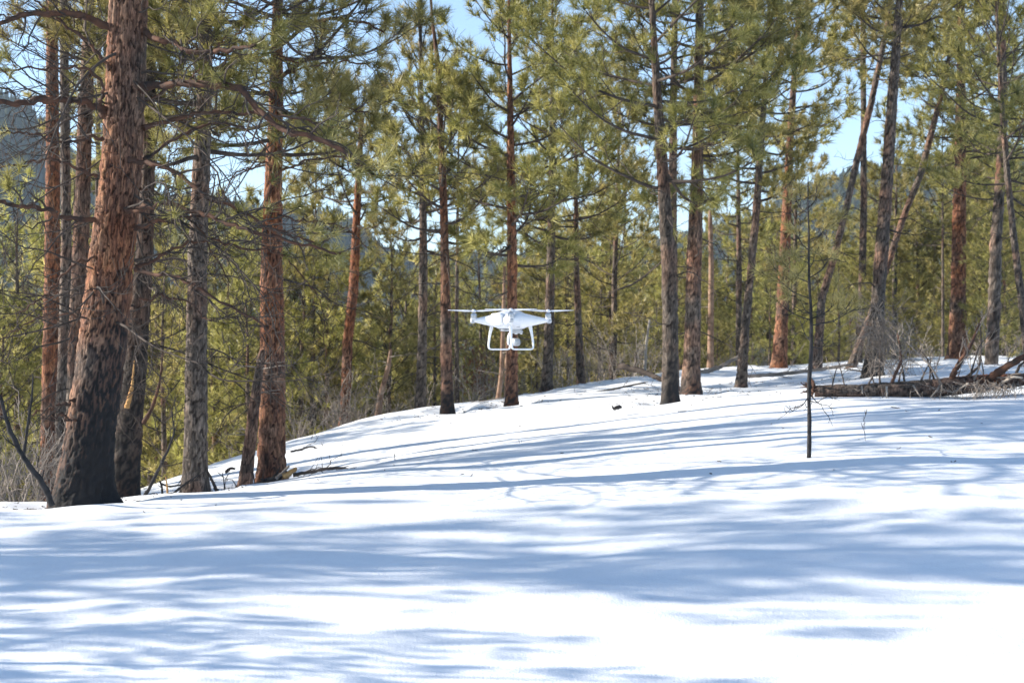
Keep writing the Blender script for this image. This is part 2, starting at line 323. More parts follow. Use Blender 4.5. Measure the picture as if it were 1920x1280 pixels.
gy = axis([(-400, -40, 30), (-40, 4, 2), (4, 38, .14), (38, 100, 1.5), (100, 400, 20), (400, 1600, 200)])
GX, GY = np.meshgrid(gx, gy); GZ = H(GX, GY)
nx, ny = len(gx), len(gy)
ii = (np.arange(ny - 1)[:, None] * nx + np.arange(nx - 1)[None]).ravel()
gr = mesh_np('snow_ground', np.stack([GX, GY, GZ], -1).reshape(-1, 3), [np.stack([ii, ii + 1, ii + nx + 1, ii + nx], 1)], M_SNOW)
tag(gr, 'rolling snow covered slope under the pines', None, None, 'structure')

# ------------------------------------------------------------------ distant hills with far wood
def hill_h(az, d):
    px = 960 + F_PX * math.tan(az)
    v = np.interp(px, [-2500, -300, 0, 60, 140, 300, 560, 640, 720, 780, 850, 1000, 1200, 1400, 1540, 1650, 1780, 1920, 2300, 4000],
                  [.13, .155, .162, .152, .12, .098, .09, .088, .066, .058, .060, .06, .065, .085, .108, .118, .122, .115, .10, .09])
    top = EYE + v * 620
    s = np.clip((d - 260) / 360, 0, 1); s = s * s * (3 - 2 * s)
    back = np.clip((d - 640) / 900, 0, 1)
    base = -45
    h = base + (top - base) * s
    return h - (back ** 1.2) * 20 
azs = np.radians(np.linspace(-62, 62, 160)); ds = np.concatenate([np.linspace(240, 660, 40), np.linspace(700, 1500, 10)])
HV = np.array([[d * math.sin(a), d * math.cos(a), hill_h(a, d / 1.0 * math.cos(a) if False else d) + 4 * (vnoise(np.array(a * 30), np.array(d * .02), 7.0) - .5)] for d in ds for a in azs])
na = len(azs); jj = (np.arange(len(ds) - 1)[:, None] * na + np.arange(na - 1)[None]).ravel()
M_HILL = wood_material('hill_forest_floor', (.02, .028, .018), (.06, .07, .06), .03)
hill = mesh_np('distant_hills', HV, [np.stack([jj, jj + 1, jj + na + 1, jj + na], 1)], M_HILL)
tag(hill, 'dark wooded ridge far behind the stand', None, None, 'structure')
rng = np.random.default_rng(5)
def far_wood(n):
    a = np.radians(rng.uniform(-32, 32, n)); d = rng.uniform(0, 1, n) ** .7 * 360 + 280
    x = d * np.sin(a); y = d * np.cos(a); z = np.array([hill_h(aa, dd) for aa, dd in zip(a, d)]) - .5
    hh = rng.uniform(4, 9, n); V = []; Fc = []; tint = []
    k = 7; th = np.arange(k) / k * 2 * math.pi; off = 0
    for lay in range(4):
        zb = hh * (.12 + .21 * lay); zt = hh * min(1.0, .12 + .21 * lay + .42); rr = hh * .19 * (1 - .22 * lay)
        jit = rng.uniform(.65, 1.25, (n, k)); jz = rng.uniform(-.04, .04, (n, k)) * hh[:, None]
        ring = np.stack([x[:, None] + rr[:, None] * jit * np.cos(th), y[:, None] + rr[:, None] * jit * np.sin(th), (z + zb)[:, None] + jz], -1)
        tip = np.stack([x, y, z + zt], -1)[:, None]
        V.append(np.concatenate([ring, tip], 1).reshape(-1, 3))
        b = off + np.arange(n)[:, None] * (k + 1); s = np.arange(k)[None]
        Fc.append(np.stack([b + s, b + (s + 1) % k, np.broadcast_to(b + k, (n, k))], -1).reshape(-1, 3)); off += n * (k + 1)
        tint.append(np.repeat(rng.uniform(0, 1, n), k + 1))
    o = mesh_np('far_wood', np.concatenate(V), [np.concatenate(Fc)], M_FAR, None, {'tint': np.concatenate(tint)}, False)
    tag(o, 'dense conifer wood covering the distant ridge', None, None, 'stuff')
far_wood(12000)

# ------------------------------------------------------------------ tree growing
class Out:
    def __init__(s): s.l1 = []; s.l2 = []; s.l3 = []; s.tp = []; s.td = []; s.ts = []; s.dead = []
UP = np.array([0, 0, 1.])
def grow(o, rng, pts, r0, r1, n2=4.5, t0=.2, l2=.45, leaf=1.0, leaf0=.25, n3=3, curl=.25, ts=1.0, wild=.5, extra=0.4, dead=False):
    P = resample(pts, 12); L = np.linalg.norm(np.diff(P, axis=0), axis=1).sum()
    (o.dead if dead else o.l1).append((P, np.linspace(r0, r1, 12)))
    m = max(2, int(L * n2)); t = t0 + (1 - t0) * (np.arange(m) + rng.uniform(0, 1, m)) / m
    s = np.linspace(0, 1, 12); pos = np.stack([np.interp(t, s, P[:, i]) for i in range(3)], 1)
    tn = norm(np.stack([np.interp(t, s, np.gradient(P[:, i])) for i in range(3)], 1))
    sd = norm(np.cross(tn, UP)); sg = np.where(np.arange(m) % 2 == 0, 1, -1)[:, None]
    roll = rng.normal(0, wild, m)[:, None]; up = np.cross(sd, tn)
    side = sd * sg * np.cos(roll) + up * np.sin(roll)
    an = rng.uniform(.45, 1.1, m)[:, None]
    d = norm(tn * np.cos(an) + side * np.sin(an) + UP * rng.uniform(-.15, .3, m)[:, None])
    ln = l2 * (L ** .6) * (1.05 - .75 * t) * rng.uniform(.6, 1.3, m) + .12
    K = 5; q = np.linspace(0, 1, K)
    cv = (rng.normal(curl, .25, m)[:, None] * UP + rng.normal(0, .22, (m, 3)))
    B = pos[:, None] + ln[:, None, None] * (d[:, None] * q[None, :, None] + cv[:, None] * (q ** 2)[None, :, None] * .7)
    B[:, 1:-1] += rng.normal(0, .035, (m, K - 2, 3)) * ln[:, None, None]
    rb = np.minimum(.35 * np.interp(t, [0, 1], [r0, r1]) + .003, .012)
    o.l2.append((B, rb[:, None] * np.linspace(1, .45, K)[None]))
    tl = rng.uniform(0, 1, m) < leaf * np.clip((t - leaf0) / .2, 0, 1)
    te = norm(B[:, -1] - B[:, -2])
    # level 3
    M = m * n3; u = rng.uniform(.3, .95, (m, n3)); ki = u * (K - 1); k0 = np.floor(ki).astype(int); fr = (ki - k0)[..., None]
    ar = np.arange(m)[:, None]; p3 = B[ar, k0] * (1 - fr) + B[ar, k0 + 1] * fr; t3 = norm(B[ar, k0 + 1] - B[ar, k0])
    d3 = norm(t3 * .8 + norm(rng.normal(0, 1, (m, n3, 3))) * .8 + UP * .25)
    l3 = (ln[:, None] * rng.uniform(.25, .6, (m, n3)))[..., None]
    C = np.stack([p3, p3 + d3 * l3 * .5 + UP * l3 * .04, p3 + d3 * l3 * .95 + UP * l3 * .22], 2).reshape(M, 3, 3)
    o.l3.append((C, np.full((M, 3), .0032) * np.array([1.2, 1, .7])[None]))
    if tl.any():
        o.tp.append(B[tl, -1]); o.td.append(te[tl])
        tm = np.repeat(tl, n3) ; o.tp.append(C[tm, -1]); o.td.append(norm(C[tm, -1] - C[tm, -2]))
        ex = tl & (rng.uniform(0, 1, m) < extra); o.tp.append(B[ex, 3]); o.td.append(norm(te[ex] + UP * .5))
        k = tl.sum() + tm.sum() + ex.sum(); o.ts.append(rng.uniform(.75, 1.15, k) * ts)
    if leaf > 0 and not dead:
        o.tp.append(P[-1:]); o.td.append(norm(P[-1:] - P[-2:-1])); o.ts.append(np.array([ts]))

def needles(rng, o, K, width, length):
    tp = np.concatenate(o.tp); td = np.concatenate(o.td); ts = np.concatenate(o.ts); n = len(tp)
    a = np.cross(td, norm(rng.normal(0, 1, (n, 3)))); a = norm(a); b = np.cross(td, a)
    ph = rng.uniform(0, 2 * math.pi, (n, K)); el = rng.uniform(.15, 1.45, (n, K))
    dr = td[:, None] * np.cos(el)[..., None] + (a[:, None] * np.cos(ph)[..., None] + b[:, None] * np.sin(ph)[..., None]) * np.sin(el)[..., None]
    dr = norm(dr + UP * .1)
    base = tp[:, None] - td[:, None] * (rng.uniform(0, .09, (n, K)) * ts[:, None])[..., None]
    ln = (length * rng.uniform(.65, 1.1, (n, K)) * ts[:, None])[..., None]
    wd = norm(np.cross(dr, norm(rng.normal(0, 1, (n, K, 3))))) * width * .5
    V = np.stack([base - wd, base + wd, base + dr * ln - UP * ln * .05], 2).reshape(-1, 3)
    Fc = np.arange(n * K * 3).reshape(-1, 3)
    tint = np.clip(rng.normal(.5, .22, n)[:, None] + rng.normal(0, .16, (n, K)), 0, 1)
    return V, Fc, np.repeat(tint.ravel(), 3)

def join_tubes(lists):
    Vs = []; Qs = []; off = 0
    for lst, sides in lists:
        if not lst: continue
        P = np.concatenate([p if p.ndim == 3 else p[None] for p, r in lst]); R = np.concatenate([r if r.ndim == 2 else r[None] for p, r in lst])
        V, Q = tubes(P, R, sides); Vs.append(V); Qs.append(Q + off); off += len(V)
    return np.concatenate(Vs), np.concatenate(Qs)

def trunk_mesh(name, rng, ctr, rad, base, seed, parent, fine=1.0, char=None, cell=(.055, .17), amp=.012, hmax=None, flare=.28, mat=None):
    """ctr (n,3) world, rad (n). Rings dense below hmax."""
    ctr = np.asarray(ctr); rad = np.asarray(rad)
    d = np.concatenate([[0], np.cumsum(np.linalg.norm(np.diff(ctr, axis=0), axis=1))])
    hm = min(hmax or d[-1], d[-1]); rs = .03 * fine
    t = np.concatenate([np.arange(0, hm, rs), np.linspace(hm, d[-1], max(2, int((d[-1] - hm) / .25)))])
    C = np.stack([np.interp(t, d, ctr[:, i]) for i in range(3)], 1); R = np.interp(t, d, rad)
    w = max(3, int(.35 / rs)); ker = np.hanning(w + 2)[1:-1]; ker /= ker.sum()
    nd = (t < hm).sum()
    if nd > 3 * w:
        for i in range(2): 
            c = np.convolve(np.pad(C[:nd, i], w, mode='reflect', reflect_type='odd'), ker, 'same')[w:w + nd]; C[:nd, i] = c
        R[:nd] = np.convolve(np.pad(R[:nd], w, mode='edge'), ker, 'same')[w:w + nd]
    rm = np.median(R[:max(4, nd)]); sides = int(np.clip(2 * math.pi * rm / (.016 * fine), 12, 96))
    th = np.arange(sides) / sides * 2 * math.pi
    TH, TT = np.meshgrid(th, t); RR = R[:, None] * np.ones_like(TH)
    nc = max(4, int(round(2 * math.pi * rm / cell[0])))
    u = TH / (2 * math.pi) * nc; v = TT / cell[1]
    uw = u + 1.0 * (vnoise(u * 1.0, v * 2.2, seed + 1, nc) - .5) + .5 * (vnoise(u * 2.0, v * 6, seed + 6, nc * 2) - .5); vw = v + .9 * (vnoise(u, v * .8, seed + 2, nc) - .5)
    fur, cid = plates(uw, vw, nc, seed)
    nz = vnoise(u * 3, v * 5, seed + 5, nc * 3)
    flr = flare * np.exp(-np.clip(TT - .3, 0, None) / .16) * (1 + .45 * np.sin(TH * 3 + seed) + .3 * np.sin(TH * 5 + seed * 2))
    rdg = vnoise(u * 2.5 + 1.2 * (vnoise(u, v * 2, seed + 12, nc) - .5), v * .9, seed + 11, nc * 2.5 if (nc * 2.5) % 1 == 0 else nc * 3)
    a = amp * (np.clip(fur * 1.8, 0, 1) - .6 + .45 * (cid - .5) + .35 * (nz - .5) + .7 * (rdg - .5)) * np.clip(RR / .06, .15, 1.4)
    rr = RR * (1 + flr) + a
    V = np.stack([C[:, None, 0] + rr * np.cos(TH), C[:, None, 1] + rr * np.sin(TH), np.broadcast_to(C[:, None, 2], TH.shape)], -1) - base
    nt = len(t); k = (np.arange(nt - 1)[:, None] * sides); s = np.arange(sides)[None]; s2 = (s + 1) % sides
    Q = np.stack([k + s, k + s2, k + sides + s2, k + sides + s], -1).reshape(-1, 4)
    if char:
        h0, soft, lean = char
        side = h0 * (1 + .6 * np.cos(TH - 6.0)) + lean
        chv = np.clip(.5 + .5 * (side - (TT - .3)) / max(.12, soft), 0, 1.25)
    else: chv = np.zeros_like(TH)
    Vf = V.reshape(-1, 3)
    cap = len(Vf); Vf = np.concatenate([Vf, [Vf[-sides:].mean(0) + [0, 0, .01]]])
    tri = np.stack([cap - sides + np.arange(sides), cap - sides + (np.arange(sides) + 1) % sides, np.full(sides, cap)], 1)
    ap = lambda x: np.concatenate([x.ravel(), [x.ravel()[-1]]])
    return mesh_np(name, Vf, [Q, tri], mat or M_BARK, parent, {'furrow': ap(fur), 'plate': ap(np.clip(cid * .8 + nz * .2, 0, 1)), 'char': ap(chv)})

def make_tree(idx, D, pts, o, name='ponderosa_pine'):
    rng = np.random.default_rng(100 + idx); seed = 1.7 * idx + .3
    P = np.array([np.append(W(a, b, D), w / F_PX * D / 2) for a, b, w in pts]); base = P[0, :3].copy()
    base[2] = P[0, 2]
    Ht = o['H']; ztop = base[2] + Ht
    # below snow
    low = P[0].copy(); low[2] -= .3
    Q = [low] + list(P)
    dz = P[-1, 2] - P[-2, 2]; slope = (P[-1, :2] - P[-2, :2]) / max(dz, .2)
    if ztop > P[-1, 2] + .3:
        for f in (.35, .7, 1.0):
            z = P[-1, 2] + (ztop - P[-1, 2]) * f
            xy = P[-1, :2] + slope * (z - P[-1, 2]) * (1 - .4 * f); Q.append([xy[0], xy[1], z, max(P[-1, 3] * (1 - f * .85), .006)])
    Q = np.array(Q)
    root = empty(name, base); tag(root, o['label'], 'tree', o.get('group'))
    near = o.get('near', 0); fine = {0: 1.25, 1: .9, 2: .75}[near]
    vis = (P[0, 2] * -1 + EYE + .27 * D) + .6
    rm = P[len(P) // 2, 3]
    tr = trunk_mesh('trunk', rng, Q[:, :3], Q[:, 3], base, seed, root, fine, o.get('char'), cell=((.022 + .085 * rm) * (.72 if near == 2 else 1), (.13 + .6 * rm) * (.8 if near == 2 else 1)), amp=.007 + .065 * rm, hmax=vis)
    tr.color = (o['orange'] * 1.15 - .22, o.get('dark', 0), 0, 1)
    # crown
    zc = base[2] + o['cs']; R = o['cr']; out = Out()
    zt = ztop if 'top' not in o else base[2] + o['top']
    at = lambda z: np.array([np.interp(z, Q[:, 2], Q[:, i]) for i in range(4)])
    nl = int((zt - zc) * o.get('dens', 6.6)) + 3
    az0 = rng.uniform(0, 6.28)
    for i in range(nl):
        f = (i + rng.uniform(0, .8)) / nl; z = zc + (zt - zc) * f; c = at(z)
        az = az0 + i * 2.4 + rng.normal(0, .4); 
        L = R * (min(1, .55 + f * 2.5)) * (1 - f) ** .65 * rng.uniform(.65, 1.2) + .3
        el = np.interp(f, [0, .4, 1], [-.05, .35, .95]) + rng.normal(0, .15)
        dv = np.array([math.cos(az) * math.cos(el), math.sin(az) * math.cos(el), math.sin(el)])
        s = np.linspace(0, 1, 7)[:, None]; curve = (-.18 * (1 - f) * s + .38 * s ** 2.5) * L
        pl = c[:3] + dv * L * s + UP * curve + np.cumsum(rng.normal(0, .03, (7, 3)), 0) * L * .5 * (s > 0)
        grow(out, rng, pl - base, min(.3 * c[3] + .008, .03), .005, n2=o.get('n2', 5.2), l2=.47, leaf=.95, leaf0=.10, n3=2, ts=1.35)
    if 'top' in o:   # bare dead tip
        for i in range(8):
            z = zt + (ztop - zt) * rng.uniform(0, 1) * .9; c = at(z); az = rng.uniform(0, 6.28); L = rng.uniform(.25, .7)
            dv = np.array([math.cos(az), math.sin(az) * .7, .8]); s = np.linspace(0, 1, 7)[:, None]
            grow(out, rng, c[:3] + dv * L * s + UP * .2 * L * s ** 2 - base, .009, .003, n2=5, l2=.3, leaf=0, n3=1, dead=True)
    # dead lower branches
    for i in range(o.get('dead', 10)):
        z = base[2] + rng.uniform(.18, 1.0) * (o['cs'] + .8) ; c = at(z); az = rng.uniform(0, 6.28)
        L = rng.uniform(.25, 1.15) if not near else rng.uniform(.35, 2.3); el = rng.normal(0, .3)
        dv = np.array([math.cos(az) * math.cos(el), math.sin(az) * math.cos(el), math.sin(el)])
        s = np.linspace(0, 1, 7)[:, None]
        pl = c[:3] + dv * (L * s + c[3] * .7) - UP * rng.uniform(-.1, .45) * L * s ** 2 + np.cumsum(rng.normal(0, .05, (7, 3)), 0) * L * (s > 0)
        grow(out, rng, pl - base, rng.uniform(.006, .016), .003, n2=5.5 if near else 4.5, l2=.34 if near else .28, leaf=0, n3=3 if near else 2, curl=-.1, wild=1.5, dead=True)
    return root, base, Q, out, rng, at

def finish_tree(root, out, rng, D, near=0, needle=None, dense=1.0):
    needle = needle or M_NEEDLE
    V, Q = join_tubes([(out.l1, 6), (out.l2, 3), (out.dead, 5)] + ([(out.l3, 3)] if D < 24 else []))
    b = mesh_np('branches', V, [Q], M_BRANCH, root); b['kind'] = 'stuff'
    if out.tp:
        K, w, ln = ((56, .0055, .17) if near == 2 else (48, .009, .165) if near == 1 or D < 21 else (36, .014, .16) if D < 29 else (26, .019, .165))
        K = max(6, int(K * dense))
        V, Fc, tint = needles(rng, out, K, w, ln)
        c = mesh_np('crown', V, [Fc], needle, root, {'tint': tint}, False); c['kind'] = 'stuff'

# explicit limbs of the nearest trees: key -> list of (pixel polyline with depth offset, r0, r1, leaf, n2)
LIMBS = {
 'A': [
  ([(210,50,0),(180,38,-.1),(140,29,-.3),(60,28,-.6),(0,38,-.9),(-80,45,-1.2)], .045, .022, .06),
  ([(195,215,0),(188,195,-.1),(150,186,-.4),(80,180,-.7),(0,178,-1.0),(-90,165,-1.3)], .05, .022, .15),
  ([(190,415,0),(150,404,-.2),(110,396,-.3),(60,386,-.5),(0,378,-.7),(-60,370,-.9)], .036, .018, .1),
  ([(185,205,-.2),(195,150,-.5),(160,120,-.6),(110,120,-.7),(50,125,-.7),(0,130,-.8)], .02, .010, .2),
  ([(262,165,0),(300,155,-.2),(400,152,-.5),(450,165,-.7),(482,200,-.8),(520,228,-.9),(590,247,-1.1),(650,280,-1.2),(700,330,-1.3)], .052, .02, .35),
  ([(268,58,0),(310,66,-.2),(370,82,-.4),(430,92,-.6),(480,84,-.8)], .04, .018, .5),
  ([(240,300,-.1),(285,308,-.3),(335,335,-.4),(372,360,-.5),(420,385,-.5),(500,425,-.4),(600,460,-.3)], .032, .012, .2),
  ([(238,394,-.1),(290,391,-.3),(370,402,-.5),(450,414,-.7),(530,440,-.8),(640,475,-.9)], .034, .014, .15),
  ([(254,427,0),(290,418,-.1),(350,412,-.2),(400,404,-.2)], .03, .012, 0),
  ([(268,240,0),(310,228,.1),(380,218,.2),(470,213,.2),(560,222,.1),(640,240,0)], .03, .012, .35),
  ([(255,505,-.1),(300,514,-.3),(356,537,-.5),(412,580,-.6),(440,592,-.6),(468,597,-.6),(506,637,-.5),(520,700,-.4)], .026, .008, 0),
  ([(256,500,.1),(310,470,0),(380,450,-.1),(450,455,-.2),(540,480,-.3)], .022, .009, .1),
  ([(190,260,-.1),(160,255,-.3),(120,258,-.5),(60,245,-.6),(0,250,-.7)], .022, .009, .15),
  ([(180,330,-.1),(150,310,-.3),(90,300,-.4),(30,308,-.6),(-30,320,-.6)], .02, .008, .1),
  ([(140,748,-.1),(110,752,-.3),(85,762,-.3),(62,778,-.3)], .017, .009, 0),
  ([(262,200,.1),(330,150,.2),(380,110,.3),(430,60,.3)], .02, .008, .2),
  ([(268,300,.2),(330,260,.3),(400,240,.3),(470,250,.3),(520,300,.3)], .022, .008, .15),
  ([(258,350,.1),(320,380,0),(380,430,-.2),(420,500,-.3),(430,570,-.3)], .016, .006, 0),
  ([(262,560,0),(300,548,-.1),(350,560,-.2),(400,600,-.3)], .015, .006, 0),
  ([(185,470,-.1),(140,500,-.2),(90,560,-.3),(30,590,-.4)], .016, .006, 0),
  ([(178,600,-.1),(120,590,-.2),(60,600,-.3),(0,640,-.4)], .014, .006, 0),
  ([(205,130,-.1),(150,60,-.2),(80,0,-.3),(20,-30,-.4)], .024, .010, .1),
  ([(140,788,-.1),(120,786,-.2),(102,778,-.3)], .016, .010, 0),
 ],
 'G': [
  ([(380,140,0),(430,110,-.1),(500,100,-.2),(560,120,-.3)], .02, .01, .7),
  ([(378,240,0),(330,225,-.2),(285,228,-.3)], .018, .008, .6),
  ([(386,60,0),(340,30,.2),(300,10,.2)], .02, .01, .9),
  ([(384,110,0),(350,75,-.5),(330,40,-.8)], .018, .01, 1),
  ([(384,90,0),(420,60,-.5),(470,40,-.9)], .018, .01, 1),
 ],
 'H': [
  ([(524,75,0),(545,52,-.1),(580,38,-.3),(640,30,-.5),(690,38,-.7),(720,60,-.8)], .034, .014, .6),
  ([(514,240,0),(560,215,-.2),(620,200,-.3),(700,215,-.4)], .022, .01, .8),
  ([(512,330,0),(570,300,-.1),(640,300,-.1),(700,330,-.1)], .02, .01, .6),
  ([(516,150,0),(580,120,-.4),(650,110,-.6),(690,120,-.7)], .02, .01, .9),
  ([(515,400,0),(570,420,-.2),(640,430,-.3),(700,470,-.3)], .018, .006, .1),
  ([(513,460,0),(560,520,-.2),(600,600,-.3),(610,680,-.3)], .014, .005, 0),
  ([(508,300,0),(440,330,-.2),(400,390,-.3)], .016, .006, .2),
  ([(516,180,0),(470,150,-.3),(430,130,-.4)], .02, .01, .9),
 ],
}
roots = {}
for idx, (D, pts, o) in enumerate(TREES):
    near = o.get('near', 0)
    root, base, Q, out, rng, at = make_tree(idx, D, pts, o)
    key = o.get('key')
    for li, (pl, r0, r1, leaf) in enumerate(LIMBS.get(key, [])):
        lp = np.array([W(a, b, D + dd - .05) for a, b, dd in pl]) - base
        tmp = Out(); n0 = len(out.l1)
        grow(out, rng, lp, r0, r1, n2=6.0 if r0 > .02 else 3, t0=.15, l2=.36, leaf=leaf * .9, leaf0=.25, n3=3, curl=.0, wild=1.0, ts=1.0)
        # the limb itself becomes a part of its own, with knobbly thickness
        r0 *= .74; r1 *= .8; P0, R0 = out.l1.pop(n0); P = resample(lp, 40); s = np.linspace(0, 1, 40)
        wob = np.cumsum(rng.normal(0, .010, (40, 3)), 0); wob -= wob[:1] + (wob[-1:] - wob[:1]) * s[:, None]; P += wob; P[1:-1] += rng.normal(0, .004, (38, 3)); R = (r0 + (r1 - r0) * s) * (1 + .12 * rng.normal(0, 1, 40)); R[0] = r0 * 1.5; R[1] *= 1.2
        V, F4 = tubes(P[None], R[None], 10); mesh_np('limb', V, [F4], M_LIMB, root)
    finish_tree(root, out, rng, D, near, M_NEEDLE_M if 'darkn' in o else None)
    roots[key or idx] = root

# ------------------------------------------------------------------ filler pines of the stand behind
def proto(seed, Ht, cs, cr, mat, dens=6, K=20, w=.017):
    rng = np.random.default_rng(seed); root = empty('young_pine', (0, 0, 0)); out = Out()
    z = np.linspace(-.4, Ht, 9); Q = np.stack([np.cumsum(rng.normal(0, .03, 9)), np.cumsum(rng.normal(0, .03, 9)), z, .011 * Ht * (1 - np.clip(z, 0, Ht) / Ht) ** .8 + .008], 1)
    t = trunk_mesh('trunk', rng, Q[:, :3], Q[:, 3], np.zeros(3), seed, root, 2.4, None, hmax=Ht, flare=.15); t.color = (.1, 0, 0, 1)
    nl = int((Ht - cs) * dens)
    for i in range(nl):
        f = (i + rng.uniform(0, .8)) / nl; zz = cs + (Ht - cs) * f; c = np.array([np.interp(zz, Q[:, 2], Q[:, k]) for k in range(4)])
        az = i * 2.4 + rng.normal(0, .5); L = cr * min(1, .5 + f * 2.2) * (1 - f) ** .7 * rng.uniform(.6, 1.25) + .25
        el = np.interp(f, [0, .4, 1], [.05, .4, 1.0]) + rng.normal(0, .15); dv = np.array([math.cos(az) * math.cos(el), math.sin(az) * math.cos(el), math.sin(el)])
        s = np.linspace(0, 1, 7)[:, None]; pl = c[:3] + dv * L * s + UP * (-.12 * s + .35 * s ** 2.5) * L + np.cumsum(rng.normal(0, .025, (7, 3)), 0) * L * .5 * (s > 0)
        grow(out, rng, pl, .014, .005, n2=4.5, l2=.42, leaf=.95, leaf0=.1, n3=2, ts=1.15)
    V, F4 = join_tubes([(out.l1, 5), (out.l2, 3)]); b = mesh_np('branches', V, [F4], M_BRANCH, root); b['kind'] = 'stuff'
    V, Fc, tint = needles(rng, out, K, w, .17); c = mesh_np('crown', V, [Fc], mat, root, {'tint': tint}, False); c['kind'] = 'stuff'
    root['H'] = Ht
    return root
PROT = [proto(11, 7.0, .7, 1.7, M_NEEDLE_Y), proto(12, 8.0, 1.6, 1.5, M_NEEDLE), proto(13, 6.0, .5, 1.6, M_NEEDLE_Y), proto(14, 9.0, 2.6, 1.7, M_NEEDLE),
        proto(15, 7.5, .6, 1.7, M_NEEDLE_D, 7), proto(16, 10.0, 3.6, 1.9, M_NEEDLE, 5),
        proto(17, 5.0, .15, 1.9, M_NEEDLE_Y, 8, 20, .019), proto(18, 6.0, .2, 1.8, M_NEEDLE, 8, 20, .019)]
used = [False] * len(PROT)
def put(k, x, y, scale, rz, label, group, z=None, cat='tree'):
    r = PROT[k]
    if used[k]:
        c = r.copy(); COL.objects.link(c)
        for ch in r.children:
            d = ch.copy(); COL.objects.link(d); d.parent = c
        r = c
    used[k] = True
    r.location = (x, y, float(H(x, y)) if z is None else z); r.rotation_euler = (0, 0, rz); r.scale = (scale,) * 3
    tag(r, label, cat, group)
    return r
SHORT = [(60, 'left picture edge'), (96, 'outermost orange pine'), (150, 'rough brown pine'), (215, 'big burnt pine'), (372, 'straight grey pine'), (510, 'bright orange pine'), (655, 'crooked red pine'), (792, 'grey pine'),
         (835, 'slender brown pine'), (960, 'drone pine'), (1033, 'full topped grey pine'), (1084, 'leaning thin pine'), (1250, 'black footed pine'), (1303, 'thick brown pine'), (1405, 'right leaning grey pine'), (1473, 'orange sided pine'),
         (1570, 'leaning pale pine'), (1655, 'tall grey pine'), (1798, 'stout reddish pine'), (1905, 'right edge pine')]
def between(px, D, tall):
    l = [n for p, n in SHORT if p <= px]; r = [n for p, n in SHORT if p > px]
    row = 'front row' if D < 42 else 'middle row' if D < 56 else 'back row'
    kind = 'tall pine' if tall else 'bushy green pine'
    if not l: return f'{kind} beyond the crest, left of the close trunks, {row}'
    if not r: return f'{kind} beyond the crest, past the right edge pine, {row}'
    return f'{kind}, {row}, between {l[-1]} and {r[0]}'
rng = np.random.default_rng(77)
skyl = ([-300, 0, 60, 150, 260, 400, 520, 570, 640, 700, 760, 830, 900, 960, 1050, 1150, 1220, 1290, 1340, 1400, 1480, 1560, 1640, 1720, 1800, 1920, 2300],
        [330, 330, 300, 260, 230, 230, 300, 420, 500, 520, 480, 450, 430, 400, 300, 280, 400, 440, 400, 400, 380, 340, 330, 330, 260, 230, 250])
LEFT = 'bushy green pine in the dense stand below the crest at the left'; MID = 'bushy green pine in the thicket beyond the snow crest in the middle'; RIGHT = 'bushy yellow green pine in the dense stand behind the fallen log'
def filler(n, dmin, dmax, jit, low):
    for i in range(n):
        px = -220 + (i + rng.uniform(0, 1)) / n * 2400; D = rng.uniform(dmin, dmax)
        x = (px - 960) / F_PX * D
        if px < 640: D = D * .92; x = (px - 960) / F_PX * D
        ytop = np.interp(px, *skyl) + low + rng.uniform(-jit, jit); zt = EYE + (HOR - ytop) / F_PX * D; zg = float(H(x, D))
        hh = zt - zg
        if hh < 2.0: continue
        cand = [6, 7, 2, 0] if hh < 7.5 else [0, 6, 7, 2] if hh < 11 else [0, 4, 7, 1]
        k = cand[rng.integers(len(cand))]; sc = hh / PROT[k]['H']; sc = min(sc, 1.9)
        lab, g = (LEFT, 'pines below the crest at the left') if px < 620 else (MID, 'pines of the thicket beyond the crest') if px < 1240 else (RIGHT, 'pines of the stand behind the log')
        put(k, x, D, sc, rng.uniform(0, 6.28), between(px, D, k in (3, 5)), g)
filler(30, 33, 42, 45, 150)
filler(36, 42, 56, 50, 70)
filler(40, 56, 85, 50, 30)
def hedge(n, p0, p1, d0, d1, h0, h1):
    for i in range(n):
        px = p0 + (i + rng.uniform(.1, .9)) / n * (p1 - p0); D = rng.uniform(d0, d1); x = (px - 960) / F_PX * D; k = (6, 7, 2)[i % 3]
        put(k, x, D, rng.uniform(h0, h1) / PROT[k]['H'], rng.uniform(0, 6.28), between(px, 30, False).replace('bushy green pine, front row', 'low pine'), 'low pines near the crest')
hedge(15, 1080, 1990, 38, 45, 3.2, 5.0)
hedge(12, 1080, 1990, 46, 54, 5, 7.5)
hedge(9, 700, 1080, 31, 37, 2.6, 4.2)
hedge(9, 250, 760, 26, 33, 3.5, 5.5)
hedge(3, 0, 130, 20, 25, 3.5, 5)
# individually visible young pines close behind the crest
put(2, *W(730, 0, 29)[:2], .62, .3, 'bright yellow green young pine behind grey shrubs, left of the grey trunk', None)
put(0, *W(30, 0, 23)[:2], .95, 1.3, 'sunlit bushy pine at the left edge behind the close trunks', None)
put(2, *W(310, 0, 25)[:2], .85, 2.0, 'bushy pine filling the gap between burnt pine and grey pine', None)
put(4, *W(905, 0, 36)[:2], .78, 2.0, 'dark green bushy evergreen behind the drone', None)
put(2, *W(590, 0, 31)[:2], .95, 3.0, 'bushy pine right of the orange pine below the crest', None)
put(0, *W(430, 0, 29)[:2], 1.0, 4.0, 'bushy pine behind the leaning dead stem', None)

for px, D, k, sc, rz, lab in [
        
        (1145, 34, 7, 1.2, 5.0, 'broad yellow green pine left of the black footed pine'),
        (1860, 30, 3, 1.3, 3.3, 'dense crowned pine hanging over the right end of the log'),
        ]:
    x, y = W(px, 0, D)[:2]; put(k, x, y, sc, rz, lab, None)

